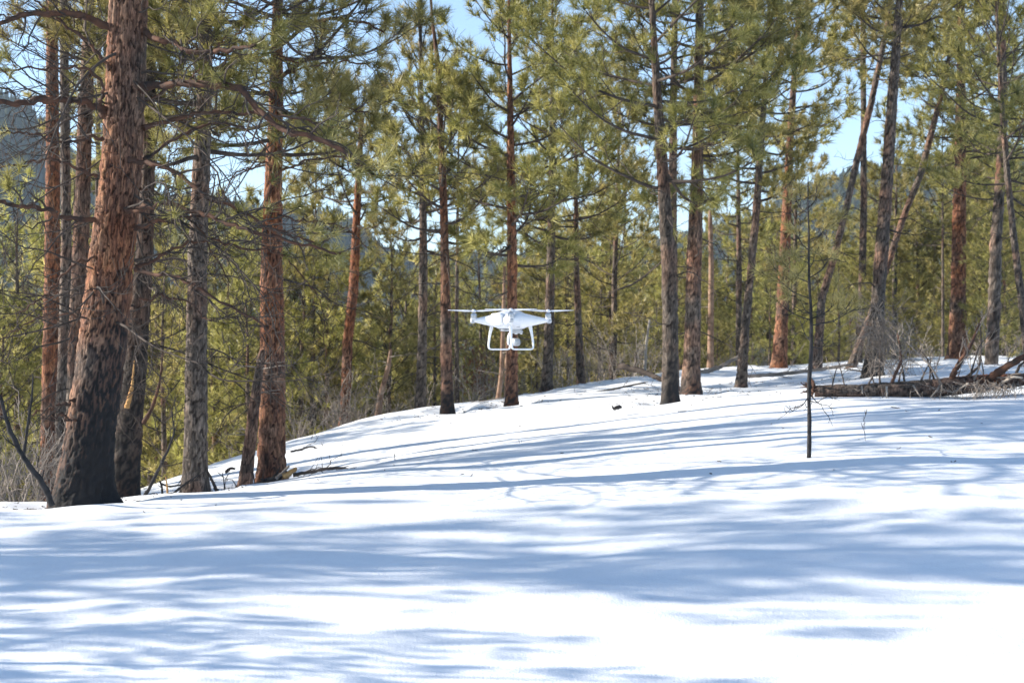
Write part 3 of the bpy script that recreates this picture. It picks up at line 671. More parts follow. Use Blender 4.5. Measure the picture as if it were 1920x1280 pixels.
# pines outside the frame at the left that throw their shade across the snow
CAST = [(-7.0, 7.8, 1, .4), (-8.6, 7.1, 1, .36), (-12.2, 21.3, 3, .95), (-11.6, 19.2, 1, .8), (-16, 10.9, 1, 1.15), (-14, 17.0, 1, 1.2), (-10.5, 8.0, 1, .42), (-11, 10.9, 5, 1.0), (-15.5, 11.4, 3, 1.1), (-19, 12.4, 5, 1.3), (-9.5, 8.7, 3, .45), (-14, 9.2, 1, .7), (-12.5, 17.6, 5, 1.0), (-17, 18.8, 3, 1.1), (-14, 23.5, 5, 1.0), (-19, 26, 3, 1.2), (-24, 22, 5, 1.3)]
for (x, y, k, sc) in CAST:
    put(k, x, y, sc, rng.uniform(0, 6.28), 'tall pine standing off to the left, shading the snow', 'shade pines off to the left')

# ------------------------------------------------------------------ dead wood, logs, shrubs, sapling
def stick(name, pl, D, r0, r1, mat, label, cat, group=None, twigs=0, leaf=0, l2=.3, n2=5, tagit=True, parent=None, n3=2, twigmat=None, ts=1.0, wild=1.3, curl=.0):
    rng = np.random.default_rng(int(abs(pl[0][0] * 7 + pl[0][1])))
    pts = np.array([W(p[0], p[1], D + (p[2] if len(p) > 2 else 0)) for p in pl]); base = pts[0].copy()
    if parent is None:
        root = empty(name, base); tag(root, label, cat, group)
    else: root = parent; base = np.array(parent.location)
    P = resample(pts - base, 30); s = np.linspace(0, 1, 30); R = (r0 + (r1 - r0) * s) * (1 + .08 * rng.normal(0, 1, 30)); P[1:-1] += rng.normal(0, .12, (28, 3)) * R[1:-1, None]
    R[-1] *= .4
    V, F4 = tubes(P[None], R[None], 9)
    mesh_np('stem' if parent is None else 'limb', V, [F4], mat, root)
    if twigs:
        out = Out(); grow(out, rng, pts - base, r0 * .5, r1 * .5, n2=n2, t0=.1, l2=l2, leaf=leaf, leaf0=.0, n3=n3, curl=curl, wild=wild, ts=ts)
        out.l1 = []
        V, F4 = join_tubes([(out.l2, 4), (out.l3, 3)]); b = mesh_np('twigs', V, [F4], twigmat or mat, root); b['kind'] = 'stuff'
        if leaf and out.tp:
            V, Fc, tint = needles(rng, out, 40, .0055, .13); c = mesh_np('needles', V, [Fc], M_NEEDLE, root, {'tint': tint}, False); c['kind'] = 'stuff'
    return root

# black sapling in the snow
sap = stick('pine_sapling', [(1516,866),(1518,800),(1516,740),(1521,672),(1522,600),(1517,520),(1517,440),(1515,370),(1516,330)], 13, .0235, .006, M_BLACK,
            'black stemmed pine sapling standing alone in the snow before the log', 'sapling')
so = Out(); rg = np.random.default_rng(9); sb = np.array(sap.location)
for (a, b, a2, b2, dd, lf) in [(1520,600,1452,560,.1,.5),(1521,598,1575,560,-.1,.5),(1519,530,1470,495,.2,1),(1519,520,1560,480,.1,1),(1518,470,1490,430,-.2,1),(1517,450,1556,420,.2,1),
                       (1516,400,1490,370,.1,1),(1516,390,1540,350,.0,1),(1521,590,1500,560,-.5,.4),(1519,500,1530,470,-.5,.6),(1521,610,1610,575,.4,.5),(1520,560,1455,520,-.3,1),
                       (1517,742,1490,765,-.1,0),(1517,738,1552,760,.1,0),(1517,750,1545,745,-.2,0),(1520,640,1500,600,.3,0),(1520,650,1555,640,.1,0)]:
    mid = ((a + a2) / 2, (b + b2) / 2 + 8)
    pl = np.array([W(a, b, 13), W(*mid, 13 + dd / 2), W(a2, b2, 13 + dd)]) - sb
    grow(so, rg, pl, .006, .003, n2=9, l2=.25, leaf=lf * .95, leaf0=.2, n3=2, curl=.2 if lf else -.6, ts=.95)
V, F4 = join_tubes([(so.l1, 5), (so.l2, 3), (so.l3, 3)]); b_ = mesh_np('branches', V, [F4], M_BLACK, sap); b_['kind'] = 'stuff'
V, Fc, tint = needles(rg, so, 34, .005, .14); c_ = mesh_np('crown', V, [Fc], M_NEEDLE, sap, {'tint': np.clip(tint + .15, 0, 1)}, False); c_['kind'] = 'stuff'

# big fallen log
logr = empty('fallen_log', W(1650, 742, 18)); tag(logr, 'big fallen brown log with upturned branches lying on the snow', 'log')
lb = np.array(logr.location)
lp = np.array([[*W(a, b, D), w / F_PX * D / 2] for a, b, D, w in [(1527,733,18.2,20),(1600,732,18.1,24),(1680,731,18,30),(1740,727,18,33),(1800,722,18,34),(1860,716,18,28),(1960,708,18,22),(2050,700,18,16)]])
def lying_trunk(name, pts4, base, parent, seed, cell=(.045, .13), amp=.008, orange=.35):
    n = int(np.linalg.norm(pts4[-1, :3] - pts4[0, :3]) / .02); P = resample(pts4, n); sides = 36
    th = np.arange(sides) / sides * 2 * math.pi; t = np.arange(n) * .02
    T_ = norm(np.gradient(P[:, :3], axis=0)); A = norm(np.cross(T_, UP)); B = np.cross(A, T_)
    TH, TT = np.meshgrid(th, t); nc = 14; u = TH / 6.2832 * nc; v = TT / cell[1]
    u2 = u + .5 * (vnoise(u, v * 1.6, seed, nc) - .5) * 2
    fur, cid = plates(u2, v, nc, seed); nz = vnoise(u * 2, v * 4, seed + 2, nc * 2)
    rr = P[:, 3:4] * (1 + .25 * (vnoise(u * .3, v * .5, seed + 4, nc * .3) - .5)) + amp * (fur - .5 + .8 * (nz - .5))
    V = P[:, None, :3] + rr[..., None] * (A[:, None] * np.cos(TH)[..., None] + B[:, None] * np.sin(TH)[..., None]) - base
    k = np.arange(n - 1)[:, None] * sides; s = np.arange(sides)[None]; s2 = (s + 1) % sides
    Qd = np.stack([k + s, k + s2, k + sides + s2, k + sides + s], -1).reshape(-1, 4)
    V = V.reshape(-1, 3); c0 = len(V); V = np.concatenate([V, [P[0, :3] - base], [P[-1, :3] - base]])
    ar = np.arange(sides); tr = np.concatenate([np.stack([(ar + 1) % sides, ar, np.full(sides, c0)], 1), np.stack([c0 - sides + ar, c0 - sides + (ar + 1) % sides, np.full(sides, c0 + 1)], 1)])
    z2 = lambda x: np.concatenate([x.ravel(), [.5, .5]])
    o = mesh_np(name, V, [Qd, tr], M_BARK, parent, {'furrow': z2(fur), 'plate': z2(cid * .7), 'char': z2(np.zeros_like(fur))}); o.color = (orange, 0, 0, 1)
    return o
lying_trunk('trunk', lp, lb, logr, 3.1, orange=.12)
for pl, r0, r1, mat in [
    ([(1671,722),(1680,697,-.1),(1690,679,-.1),(1688,650,-.1),(1683,625,0)], .026, .008, M_LIMB),
    ([(1780,716),(1793,690,-.1),(1806,671,-.1),(1822,644,-.1),(1843,593,.1)], .04, .010, M_LIMB),
    ([(1804,714),(1837,686,.1),(1840,651,.1),(1838,600,.1)], .022, .006, M_BRANCH),
    ([(1850,714,-.1),(1881,692,-.3),(1911,673,-.5),(1960,655,-.8)], .055, .03, M_LIMB),
    ([(1764,719,-.2),(1754,701,-.3),(1740,680,-.3),(1722,664,-.2),(1700,640,0)], .015, .005, M_GREYW),
    ([(1764,719,-.1),(1756,732,-.3),(1744,746,-.4)], .016, .006, M_GREYW),
    ([(1726,716,.0),(1735,695,.2),(1745,676,.3)], .014, .005, M_BRANCH),
    ([(1788,735,-.15),(1802,727,-.3),(1816,718,-.4)], .014, .01, M_BLEACH),
    ([(1712,722,-.15),(1722,738,-.3),(1727,745,-.3)], .013, .006, M_GREYW),
    ([(1662,724,-.12),(1663,738,-.2),(1662,746,-.2)], .014, .01, M_BLEACH),
    ([(1616,724,-.1),(1617,738,-.2)], .01, .006, M_BLEACH),
    ([(1826,712,-.2),(1836,690,-.3),(1830,672,-.3)], .014, .004, M_GREYW),
    ([(1832,715,-.2),(1830,740,-.4),(1822,747,-.4)], .012, .005, M_GREYW),
    ([(1880,716,-.3),(1900,706,-.5),(1918,708,-.6)], .02, .012, M_BLEACH),
    ([(1905,700,-.2),(1912,685,-.2),(1930,670,-.2)], .02, .01, M_BRANCH),
    ([(1640,724,0),(1634,700,.1),(1640,680,.1)], .01, .004, M_BRANCH),
  ]:
    stick('limb', pl, 18, r0, r1, mat, None, None, parent=logr, twigs=1, l2=.3, n2=7, n3=2, twigmat=M_GREYW)
for q in range(13):
    rr = random.Random(50 + q); a = 1560 + q * 29 + rr.uniform(-10, 10); yb = 724 - (a - 1560) * .03; hgt = rr.uniform(25, 95); ln = rr.uniform(-35, 45); dd = rr.uniform(-.3, .3)
    stick('limb', [(a, yb), (a + ln * .3, yb - hgt * .45, dd * .5), (a + ln * .5, yb - hgt * .75, dd), (a + ln, yb - hgt, dd)], 18, rr.uniform(.007, .015), .003, rr.choice([M_GREYW, M_BRANCH, M_BRANCH]), None, None, parent=logr, twigs=1, l2=.34, n2=8, n3=3, twigmat=rr.choice([M_GREYW, M_BRANCH]))
# dry drooping twig clusters on the log
def twig_mass(parent, name, cx, cy, D, sx, sy, n, mat, seed, down=True, L=.35, rad=.0035, stuff=True):
    rng = np.random.default_rng(seed); base = np.array(parent.location); K = 6
    st = np.array([W(cx + rng.normal(0, sx), cy + rng.normal(0, sy), D + rng.normal(0, .25)) for _ in range(n)]) - base
    d = norm(rng.normal(0, 1, (n, 3)) + np.array([0, 0, -1.2 if down else 1.6])); q = np.linspace(0, 1, K); ln = L * rng.uniform(.4, 1.3, n)
    cv = rng.normal(0, .5, (n, 3)); P = st[:, None] + ln[:, None, None] * (d[:, None] * q[None, :, None] + cv[:, None] * (q ** 2)[None, :, None])
    V, F4 = tubes(P, np.broadcast_to(rad * np.linspace(1, .4, K), (n, K)) * rng.uniform(.6, 1.5, n)[:, None], 3)
    o = mesh_np(name, V, [F4], mat, parent); o['kind'] = 'stuff'; return o
twig_mass(logr, 'dry_twigs', 1775, 728, 17.8, 16, 6, 90, M_GREYW, 3, True, .12, .004)
twig_mass(logr, 'dry_twigs', 1870, 724, 17.7, 26, 5, 220, M_GREYW, 4, True, .14, .0045)
twig_mass(logr, 'dry_twigs', 1835, 728, 17.7, 8, 6, 50, M_GREYW, 5, True, .12, .004)
# torn root end
rw = np.random.default_rng(3); rb_ = W(1524, 730, 18.2) - lb
n = 26; dd = norm(np.stack([-abs(rw.normal(.2, .5, n)), rw.normal(0, .5, n), rw.normal(.35, .6, n)], 1)); q = np.linspace(0, 1, 5)
P = rb_ + dd[:, None] * q[None, :, None] * rw.uniform(.08, .2, n)[:, None, None] + rw.normal(0, .008, (n, 5, 3))
V, F4 = tubes(P, np.linspace(.03, .004, 5)[None] * rw.uniform(.6, 1.2, n)[:, None], 6); e_ = mesh_np('root_end', V, [F4], M_LIMB, logr)

# grey twiggy dead mass before the tall grey pine (branches on its lower trunk)
ypine = roots[24]
twig_mass(ypine, 'dead_twigs', 1652, 620, 24.0, 26, 26, 420, M_GREYW, 8, True, .45, .005)
twig_mass(ypine, 'dead_twigs', 1690, 650, 23.6, 18, 18, 120, M_GREYW, 9, True, .4, .005)

def simple_log(pl, D, r, label, mat=M_GREYW, twigs=1, l2=.3, n2=4):
    return stick('fallen_branch', pl, D, r, r * .6, mat, label, 'branch', twigs=twigs, l2=l2, n2=n2)
simple_log([(1160,686,.6),(1205,696,.3),(1242,712,0),(1262,722,-.2)], 24.5, .06, 'broken grey trunk lying behind the black footed pine', M_BRANCH)
simple_log([(1310,700),(1350,688),(1392,664)], 29, .055, 'grey fallen trunk between the snag and the leaning grey pine', M_GREYW)
simple_log([(1395,706),(1470,700),(1530,694),(1600,682)], 26.5, .04, 'long thin fallen stem behind the sapling', M_GREYW)
simple_log([(1030,748),(1090,740),(1150,729),(1215,716)], 24.5, .022, 'thin dark stem half sunk in the snow right of the drone pine', M_BRANCH, 1, .2)
simple_log([(830,770),(890,757),(945,746)], 23.5, .035, 'bent grey stem lying at the foot of the drone pine', M_GREYW)
simple_log([(1700,706),(1640,700),(1580,690)], 25.5, .02, 'thin stick on the snow under the twiggy mass', M_BRANCH)
simple_log([(545,846),(565,842),(585,836),(605,845)], 19.5, .016, 'dark twiggy branch on the slope right of the orange pine', M_BLACK, 1, .25, 8)
simple_log([(424,884),(432,877),(442,878)], 17.5, .022, 'short curved piece of dark bark on the snow', M_BRANCH, 0)
simple_log([(550,890),(580,884),(612,878),(640,876),(668,886)], 15.6, .022, 'spiky broken branch end lying on the snow', M_BRANCH, 1, .28, 10)
simple_log([(740,884),(741,868),(740,850)], 17, .008, 'short upright twig in the middle of the slope', M_GREYW, 0)
simple_log([(966,858),(975,851),(992,853)], 17, .007, 'small arched twig poking from the snow below the drone', M_BRANCH, 1, .12)
simple_log([(1622,826),(1621,800),(1619,778)], 13.6, .0022, 'hair thin dry stalk right of the sapling', M_BRANCH, 1, .08)
simple_log([(422,922),(420,900),(417,885)], 15.5, .008, 'thin dead stalk right of the grey pine', M_BLACK, 1, .15)
simple_log([(445,922),(442,908),(436,899)], 15.5, .008, 'little forked stalk left of the leaning stem', M_BLACK, 1, .15)
simple_log([(408,923),(398,900),(387,878)], 15, .02, 'grey stick leaning on the foot of the grey pine', M_BRANCH, 0)
simple_log([(322,928),(345,908),(372,890)], 14.6, .014, 'dark stick crossing before the foot of the grey pine', M_BLACK, 1, .15)
simple_log([(315,930),(313,905),(311,893)], 14.6, .012, 'pale upright splinter left of the grey pine', M_SPLIT, 0)
simple_log([(305,930),(304,912),(300,900)], 14.7, .014, 'dark upright stub left of the grey pine', M_BLACK, 1, .2)
simple_log([(300,905),(318,912),(342,908),(352,912)], 15, .012, 'crooked dark twig beside the grey pine', M_BLACK, 1, .15)
simple_log([(478,914),(498,906),(520,896),(541,885)], 15.8, .055, 'rotten charred log end at the foot of the orange pine', M_BLACK, 1, .15)
simple_log([(518,896),(530,886),(543,872)], 15.6, .02, 'pale stick propped against the charred log', M_GREYW, 0)
simple_log([(533,893),(546,884),(557,879)], 15.5, .035, 'split piece of yellow wood on the snow', M_SPLIT, 0)
simple_log([(474,920),(478,905),(475,885)], 16, .01, 'thin stub between the dead stem and the orange pine', M_BRANCH, 0)

# leaning dead stem and pale snag
def dead_trunk(D, pts, label, orange, seed, mat=None, cat='snag', name='pine_snag', char=None):
    P = np.array([np.append(W(a, b, D), w / F_PX * D / 2) for a, b, w in pts]); base = P[0, :3].copy(); low = P[0].copy(); low[2] -= .3
    root = empty(name, base); tag(root, label, cat); rng = np.random.default_rng(seed); Q = np.array([low, *P])
    t = trunk_mesh('trunk', rng, Q[:, :3], Q[:, 3], base, seed, root, 1.0, char, cell=(.05, .16), amp=.007 if mat is None else .003, mat=mat); t.color = (orange, 0, 0, 1)
    out = Out()
    for i in range(8):
        z = P[0, 2] + rng.uniform(.2, .95) * (P[-1, 2] - P[0, 2]); c = np.array([np.interp(z, P[:, 2], P[:, k]) for k in range(4)]); az = rng.uniform(0, 6.28); L = rng.uniform(.15, .6)
        s = np.linspace(0, 1, 7)[:, None]; pl = c[:3] + np.array([math.cos(az), math.sin(az), .1]) * L * s + rng.normal(0, .02, (7, 3)) * L - base
        grow(out, rng, pl, .01, .003, n2=4, l2=.25, leaf=0, n3=1, dead=True)
    V, F4 = join_tubes([(out.dead, 5), (out.l2, 3)]); b = mesh_np('branches', V, [F4], M_GREYW, root); b['kind'] = 'stuff'
    return root
dead_trunk(16.4, [(459,918,25),(470,820,22),(481,730,18),(490,665,14),(492,656,7)], 'broken dead stem leaning against the bright orange pine', .35, 41)
dead_trunk(32, [(1332,700,13),(1333,600,11),(1334,500,10),(1332,410,8),(1331,394,3)], 'pale broken snag right of the mid slope pair', .25, 42, M_TAN)
dead_trunk(27, [(934,752,9),(940,700,8),(944,600,8),(946,500,5)], 'pale bare pole left of the drone pine', .1, 43, M_TAN)
dead_trunk(27.5, [(952,752,10),(950,690,9),(952,640,7)], 'short pale pole touching the drone pine', .1, 44, M_TAN)
dead_trunk(26, [(706,792,12),(716,730,10),(728,690,9),(733,655,6)], 'crooked pale snag in the grey shrubs', .15, 45, M_TAN)
dead_trunk(30, [(1208,700,6),(1212,640,5),(1218,600,4)], 'thin white stalk in the brush left of the black footed pine', 0, 46, M_BLEACH)

# broken limb hanging on the second trunk, upright dead branch
B_ = roots['B']
stick('limb', [(270,792,-.3),(285,765,-.4),(297,730,-.4),(303,690,-.4),(305,660,-.4)], 15.4, .024, .008, M_LIMB, None, None, parent=B_)
stick('limb', [(238,765,-.3),(243,745,-.3),(247,725,-.3)], 15.4, .028, .02, M_SPLIT, None, None, parent=B_)
stick('limb', [(247,728,-.3),(250,700,-.3),(252,675,-.3)], 15.4, .016, .005, M_SPLIT, None, None, parent=B_)
stick('dead_sapling', [(98,948),(82,905),(62,882),(40,850),(20,810),(6,765),(0,740)], 12.6, .03, .016, M_BLACK, 'bare black dead sapling bending left at the left edge', 'sapling', twigs=1, l2=.5, n2=4, n3=2, wild=.8)
stick('dead_sapling', [(45,850),(52,800),(60,745),(62,700)], 12.8, .016, .006, M_BLACK, 'thin black dead stem rising at the left edge', 'sapling', twigs=1, l2=.4, n2=5, wild=.8)
stick('dead_sapling', [(270,934),(292,892),(312,850),(328,812),(322,770)], 14.3, .022, .006, M_BLACK, 'bare black dead sapling leaning right beside the burnt pine', 'sapling', twigs=1, l2=.45, n2=5, wild=.8)

# shrubs
def shrub(px, py, D, hgt, spread, n, mat, label, group=None, seed=1, red=False):
    b = W(px, py, D); b[2] = min(float(H(b[0], b[1])), b[2] + 2) - .02
    root = empty('bare_shrub', b); tag(root, label, 'shrub', group); rng = np.random.default_rng(seed); K = 7; q = np.linspace(0, 1, K)
    az = rng.uniform(0, 6.28, n); tl = np.abs(rng.normal(0, .45, n)); d = np.stack([np.cos(az) * np.sin(tl), np.sin(az) * np.sin(tl), np.cos(tl)], 1)
    ln = hgt * rng.uniform(.5, 1.15, n); st = np.stack([np.cos(az) * rng.uniform(0, spread, n), np.sin(az) * rng.uniform(0, spread, n), -.1 + 0 * az], 1)
    cv = rng.normal(0, .25, (n, 3)) - UP * .1
    P = st[:, None] + ln[:, None, None] * (d[:, None] * q[None, :, None] + cv[:, None] * (q ** 2)[None, :, None]); P[:, 1:] += rng.normal(0, .02, (n, K - 1, 3)) * hgt
    R = np.broadcast_to(np.linspace(1, .35, K), (n, K)) * rng.uniform(.005, .012, n)[:, None]
    o = Out()
    for i in range(n):
        grow(o, rng, P[i], .004, .002, n2=6, t0=.25, l2=.22, leaf=0, n3=2, curl=.1, wild=1.5)
    o.l1 = []
    V1, Q1 = tubes(P, R, 4); V2, Q2 = join_tubes([(o.l2, 3), (o.l3, 3)])
    s_ = mesh_np('stems', np.concatenate([V1, V2]), [np.concatenate([Q1, Q2 + len(V1)])], mat, root); s_['kind'] = 'stuff'
    if red:
        o.tp = [x[:, -1] for x, r in o.l3]; o.td = [norm(x[:, -1] - x[:, -2]) for x, r in o.l3]; o.ts = [np.full(sum(len(t) for t in o.tp), .5)]
        V, Fc, tint = needles(rng, o, 10, .018, .14); c = mesh_np('dead_needles', V, [Fc], M_NEEDLE_R, root, {'tint': tint}, False); c['kind'] = 'stuff'
    return root
SH = 'leafless grey shrub among the others along the snow crest'; SG = 'grey shrubs along the crest'
shrub(660, 800, 26, 1.5, .5, 34, M_GREYW, 'broad leafless grey shrub in front of the red barked pine', None, 21)
shrub(600, 825, 25, 1.0, .5, 22, M_GREYW, 'leafless grey shrub left of the crooked red pine', SG, 22)
def near_name(px): return min(SHORT[1:], key=lambda a: abs(a[0] - px))[1]
for i, (px, py, D, h) in enumerate([(700,795,27,1.2),(750,785,28,1.0),(815,775,27,.8),(885,765,28,1.0),(925,757,29,.9),(985,748,29,.7),(1060,735,31,1.1),(1105,728,31,1.3),(1140,722,32,1.1),(1185,716,32,1.2),(1225,710,32,.9),(1365,698,35,.9),(1425,695,35,.8),(1855,690,36,1.0),(1905,690,36,1.3),(1745,690,37,.7),(560,840,24,.7),(480,865,23,.6)]):
    shrub(px, py, D, h, .45, 16, M_GREYW if i % 3 else M_BLEACH, f'leafless grey shrub on the snow crest beside the {near_name(px)}', SG, 30 + i)
SL = 'tangled leafless brush at the left edge below the crest'; 
for i, (px, py, D, h) in enumerate([(10,960,15,.9),(60,955,15,1.1),(110,950,16,.9),(20,950,18,1.6)]):
    shrub(px, py, D, h, .3, 20, M_GREYW, SL, 'brush at the left edge', 60 + i)
shrub(900, 765, 29.5, 1.25, .35, 22, M_GREYW, 'rust red dead bush left below the drone', None, 71, red=True)

def litter():
    rng = np.random.default_rng(88); V = []; n = 0; xs = []; ys = []
    for D, pts, o in TREES:
        b = W(pts[0][0], pts[0][1], D)
        if b[1] > 36: continue
        m = 90; a = rng.uniform(0, 6.28, m); r = np.abs(rng.normal(0, .5, m)) + .12; xs.append(b[0] + r * np.cos(a)); ys.append(b[1] + r * np.sin(a))
    m = 130; yy = rng.uniform(12, 34, m); xs.append(rng.uniform(-.4, .4, m) * yy); ys.append(yy)
    x = np.concatenate(xs); y = np.concatenate(ys); n = len(x); z = H(x, y)
    a = rng.uniform(0, 6.28, n); L = rng.uniform(.012, .07, n) * np.where(rng.uniform(0, 1, n) < .08, 3, 1); K = 3
    d = np.stack([np.cos(a), np.sin(a), rng.normal(0, .12, n)], 1); q = np.linspace(-.5, .5, K)
    P = np.stack([x, y, z + .004], 1)[:, None] + d[:, None] * (L[:, None] * q)[..., None] + rng.normal(0, .004, (n, K, 3))
    V, F4 = tubes(P, np.repeat(rng.uniform(.002, .006, n)[:, None], K, 1), 4)
    o = mesh_np('forest_litter', V, [F4], M_BRANCH); tag(o, 'twigs and bark crumbs scattered on the snow', None, None, 'stuff')
litter()

# dark chunk on snow
def chunk():
    b = W(1157, 764, 19); bm = bmesh.new(); bmesh.ops.create_icosphere(bm, subdivisions=3, radius=.055); rg = random.Random(4)
    for v in bm.verts:
        v.co.x *= 1.25; v.co.z *= .42; v.co += v.normal * rg.uniform(-.012, .014)
        v.co.z += .03 * math.sin(v.co.x * 40) * .4
        if v.co.x < -.05: v.co.z += .02
    me = bpy.data.meshes.new('bark_chunk'); bm.to_mesh(me); bm.free(); me.materials.append(M_BLACK); o = bpy.data.objects.new('bark_chunk', me); COL.objects.link(o); o.location = b
    tag(o, 'small black chunk of burnt wood lying on the snow left of the black footed pine', 'wood chunk')
chunk()

# ------------------------------------------------------------------ drone
def plastic(name, col, rough=.35, metal=0.0, coat=0.0):
    m, n, l, p = new_mat(name); tc = n.new('ShaderNodeTexCoord'); z = n.new('ShaderNodeTexNoise'); z.inputs['Scale'].default_value = 40; l.new(tc.outputs['Object'], z.inputs['Vector'])
    c2 = tuple(x * .94 for x in col); r = ramp(n, [(.3, c2), (.7, col)]); l.new(z.outputs[0], r.inputs[0]); l.new(r.outputs[0], p.inputs['Base Color'])
    p.inputs['Roughness'].default_value = rough; p.inputs['Metallic'].default_value = metal; p.inputs['Coat Weight'].default_value = coat
    return m
M_WHITE = plastic('white_gloss_plastic', (.72, .72, .73), .28, 0, .4); M_PROP = plastic('white_propeller_plastic', (.72, .74, .78), .4)
M_ALU = plastic('brushed_aluminium', (.42, .43, .45), .35, .6); M_DARK = plastic('dark_plastic', (.03, .03, .035), .4); M_LG = plastic('light_grey_plastic', (.40, .41, .43), .4)
dr = empty('quadcopter_drone', W(958, 600, 6.67), math.radians(-45)); tag(dr, 'white quadcopter drone hovering in mid air above the snow', 'drone')
def bm_obj(name, bm, mat, parent=dr, smooth=True, mods=()):
    me = bpy.data.meshes.new(name); bm.to_mesh(me); bm.free(); me.materials.append(mat)
    for p in me.polygons: p.use_smooth = smooth
    o = bpy.data.objects.new(name, me); COL.objects.link(o); o.parent = parent
    for t, kw in mods:
        m = o.modifiers.new(t.lower(), t)
        for k, v in kw.items(): setattr(m, k, v)
    return o
def loft(bm, secs, k=20):
    rings = []
    for c, ax, bx, w, ht, e in secs:      # centre, unit side, unit up, half width, half height, exponent
        r = []
        for i in range(k):
            a = 2 * math.pi * i / k; ca, sa = math.cos(a), math.sin(a)
            r.append(bm.verts.new(Vector(c) + Vector(ax) * (math.copysign(abs(ca) ** (2 / e), ca) * w) + Vector(bx) * (math.copysign(abs(sa) ** (2 / e), sa) * ht)))
        rings.append(r)
    for a, b in zip(rings, rings[1:]):
        for i in range(k): bm.faces.new((a[i], a[(i + 1) % k], b[(i + 1) % k], b[i]))
    bm.faces.new(rings[0][::-1]); bm.faces.new(rings[-1])
def lathe(bm, prof, c=(0, 0, 0), k=24):
    rings = [[bm.verts.new((c[0] + r * math.cos(2 * math.pi * i / k), c[1] + r * math.sin(2 * math.pi * i / k), c[2] + z)) for i in range(k)] for r, z in prof]
    for a, b in zip(rings, rings[1:]):
        for i in range(k): bm.faces.new((a[i], a[(i + 1) % k], b[(i + 1) % k], b[i]))
    bm.faces.new(rings[0][::-1]); bm.faces.new(rings[-1])
bm = bmesh.new()
DG = [(1, 1), (1, -1), (-1, 1), (-1, -1)]; MD = .1237
for sx, sy in DG:
    d = Vector((sx, sy, 0)).normalized(); s = Vector((-d.y, d.x, 0)); secs = []
    for i in range(13):
        t = i / 12; rho = t * .182; zt = .043 * (1 - t) ** 1.15 + .006; zb = -.043 * (1 - t) ** 1.0 - .008
        secs.append((d * rho + Vector((0, 0, (zt + zb) / 2)), s, (0, 0, 1), .066 * (1 - t) ** 1.35 + .011, (zt - zb) / 2, 2.4))
    loft(bm, secs)
loft(bm, [((0, -.085 + i * .017, -.002), (1, 0, 0), (0, 0, 1), .058 * math.sqrt(max(.05, 1 - (abs(i - 5) / 6.0) ** 3)), .044 * math.sqrt(max(.05, 1 - (abs(i - 5) / 6.2) ** 3)), 2.8) for i in range(11)])
shell = bm_obj('body_shell', bm, M_WHITE, mods=[('REMESH', dict(mode='VOXEL', voxel_size=.003, use_smooth_shade=True)), ('SMOOTH', dict(factor=.6, iterations=6))])
# battery on the rear face (rear = -Y, towards the lower left of the picture)
bm = bmesh.new(); loft(bm, [((0, -.080, .002), (1, 0, 0), (0, 0, 1), .036, .030, 5), ((0, -.098, .002), (1, 0, 0), (0, 0, 1), .035, .029, 5), ((0, -.102, .002), (1, 0, 0), (0, 0, 1), .031, .025, 5)], 32)
bat = bm_obj('battery', bm, M_WHITE)
bm = bmesh.new(); lathe(bm, [(.006, 0), (.006, .0015), (.004, .002)], k=16); pb = bm_obj('power_button', bm, M_LG, bat); pb.location = (0, -.1015, .004); pb.rotation_euler = (math.radians(90), 0, 0)
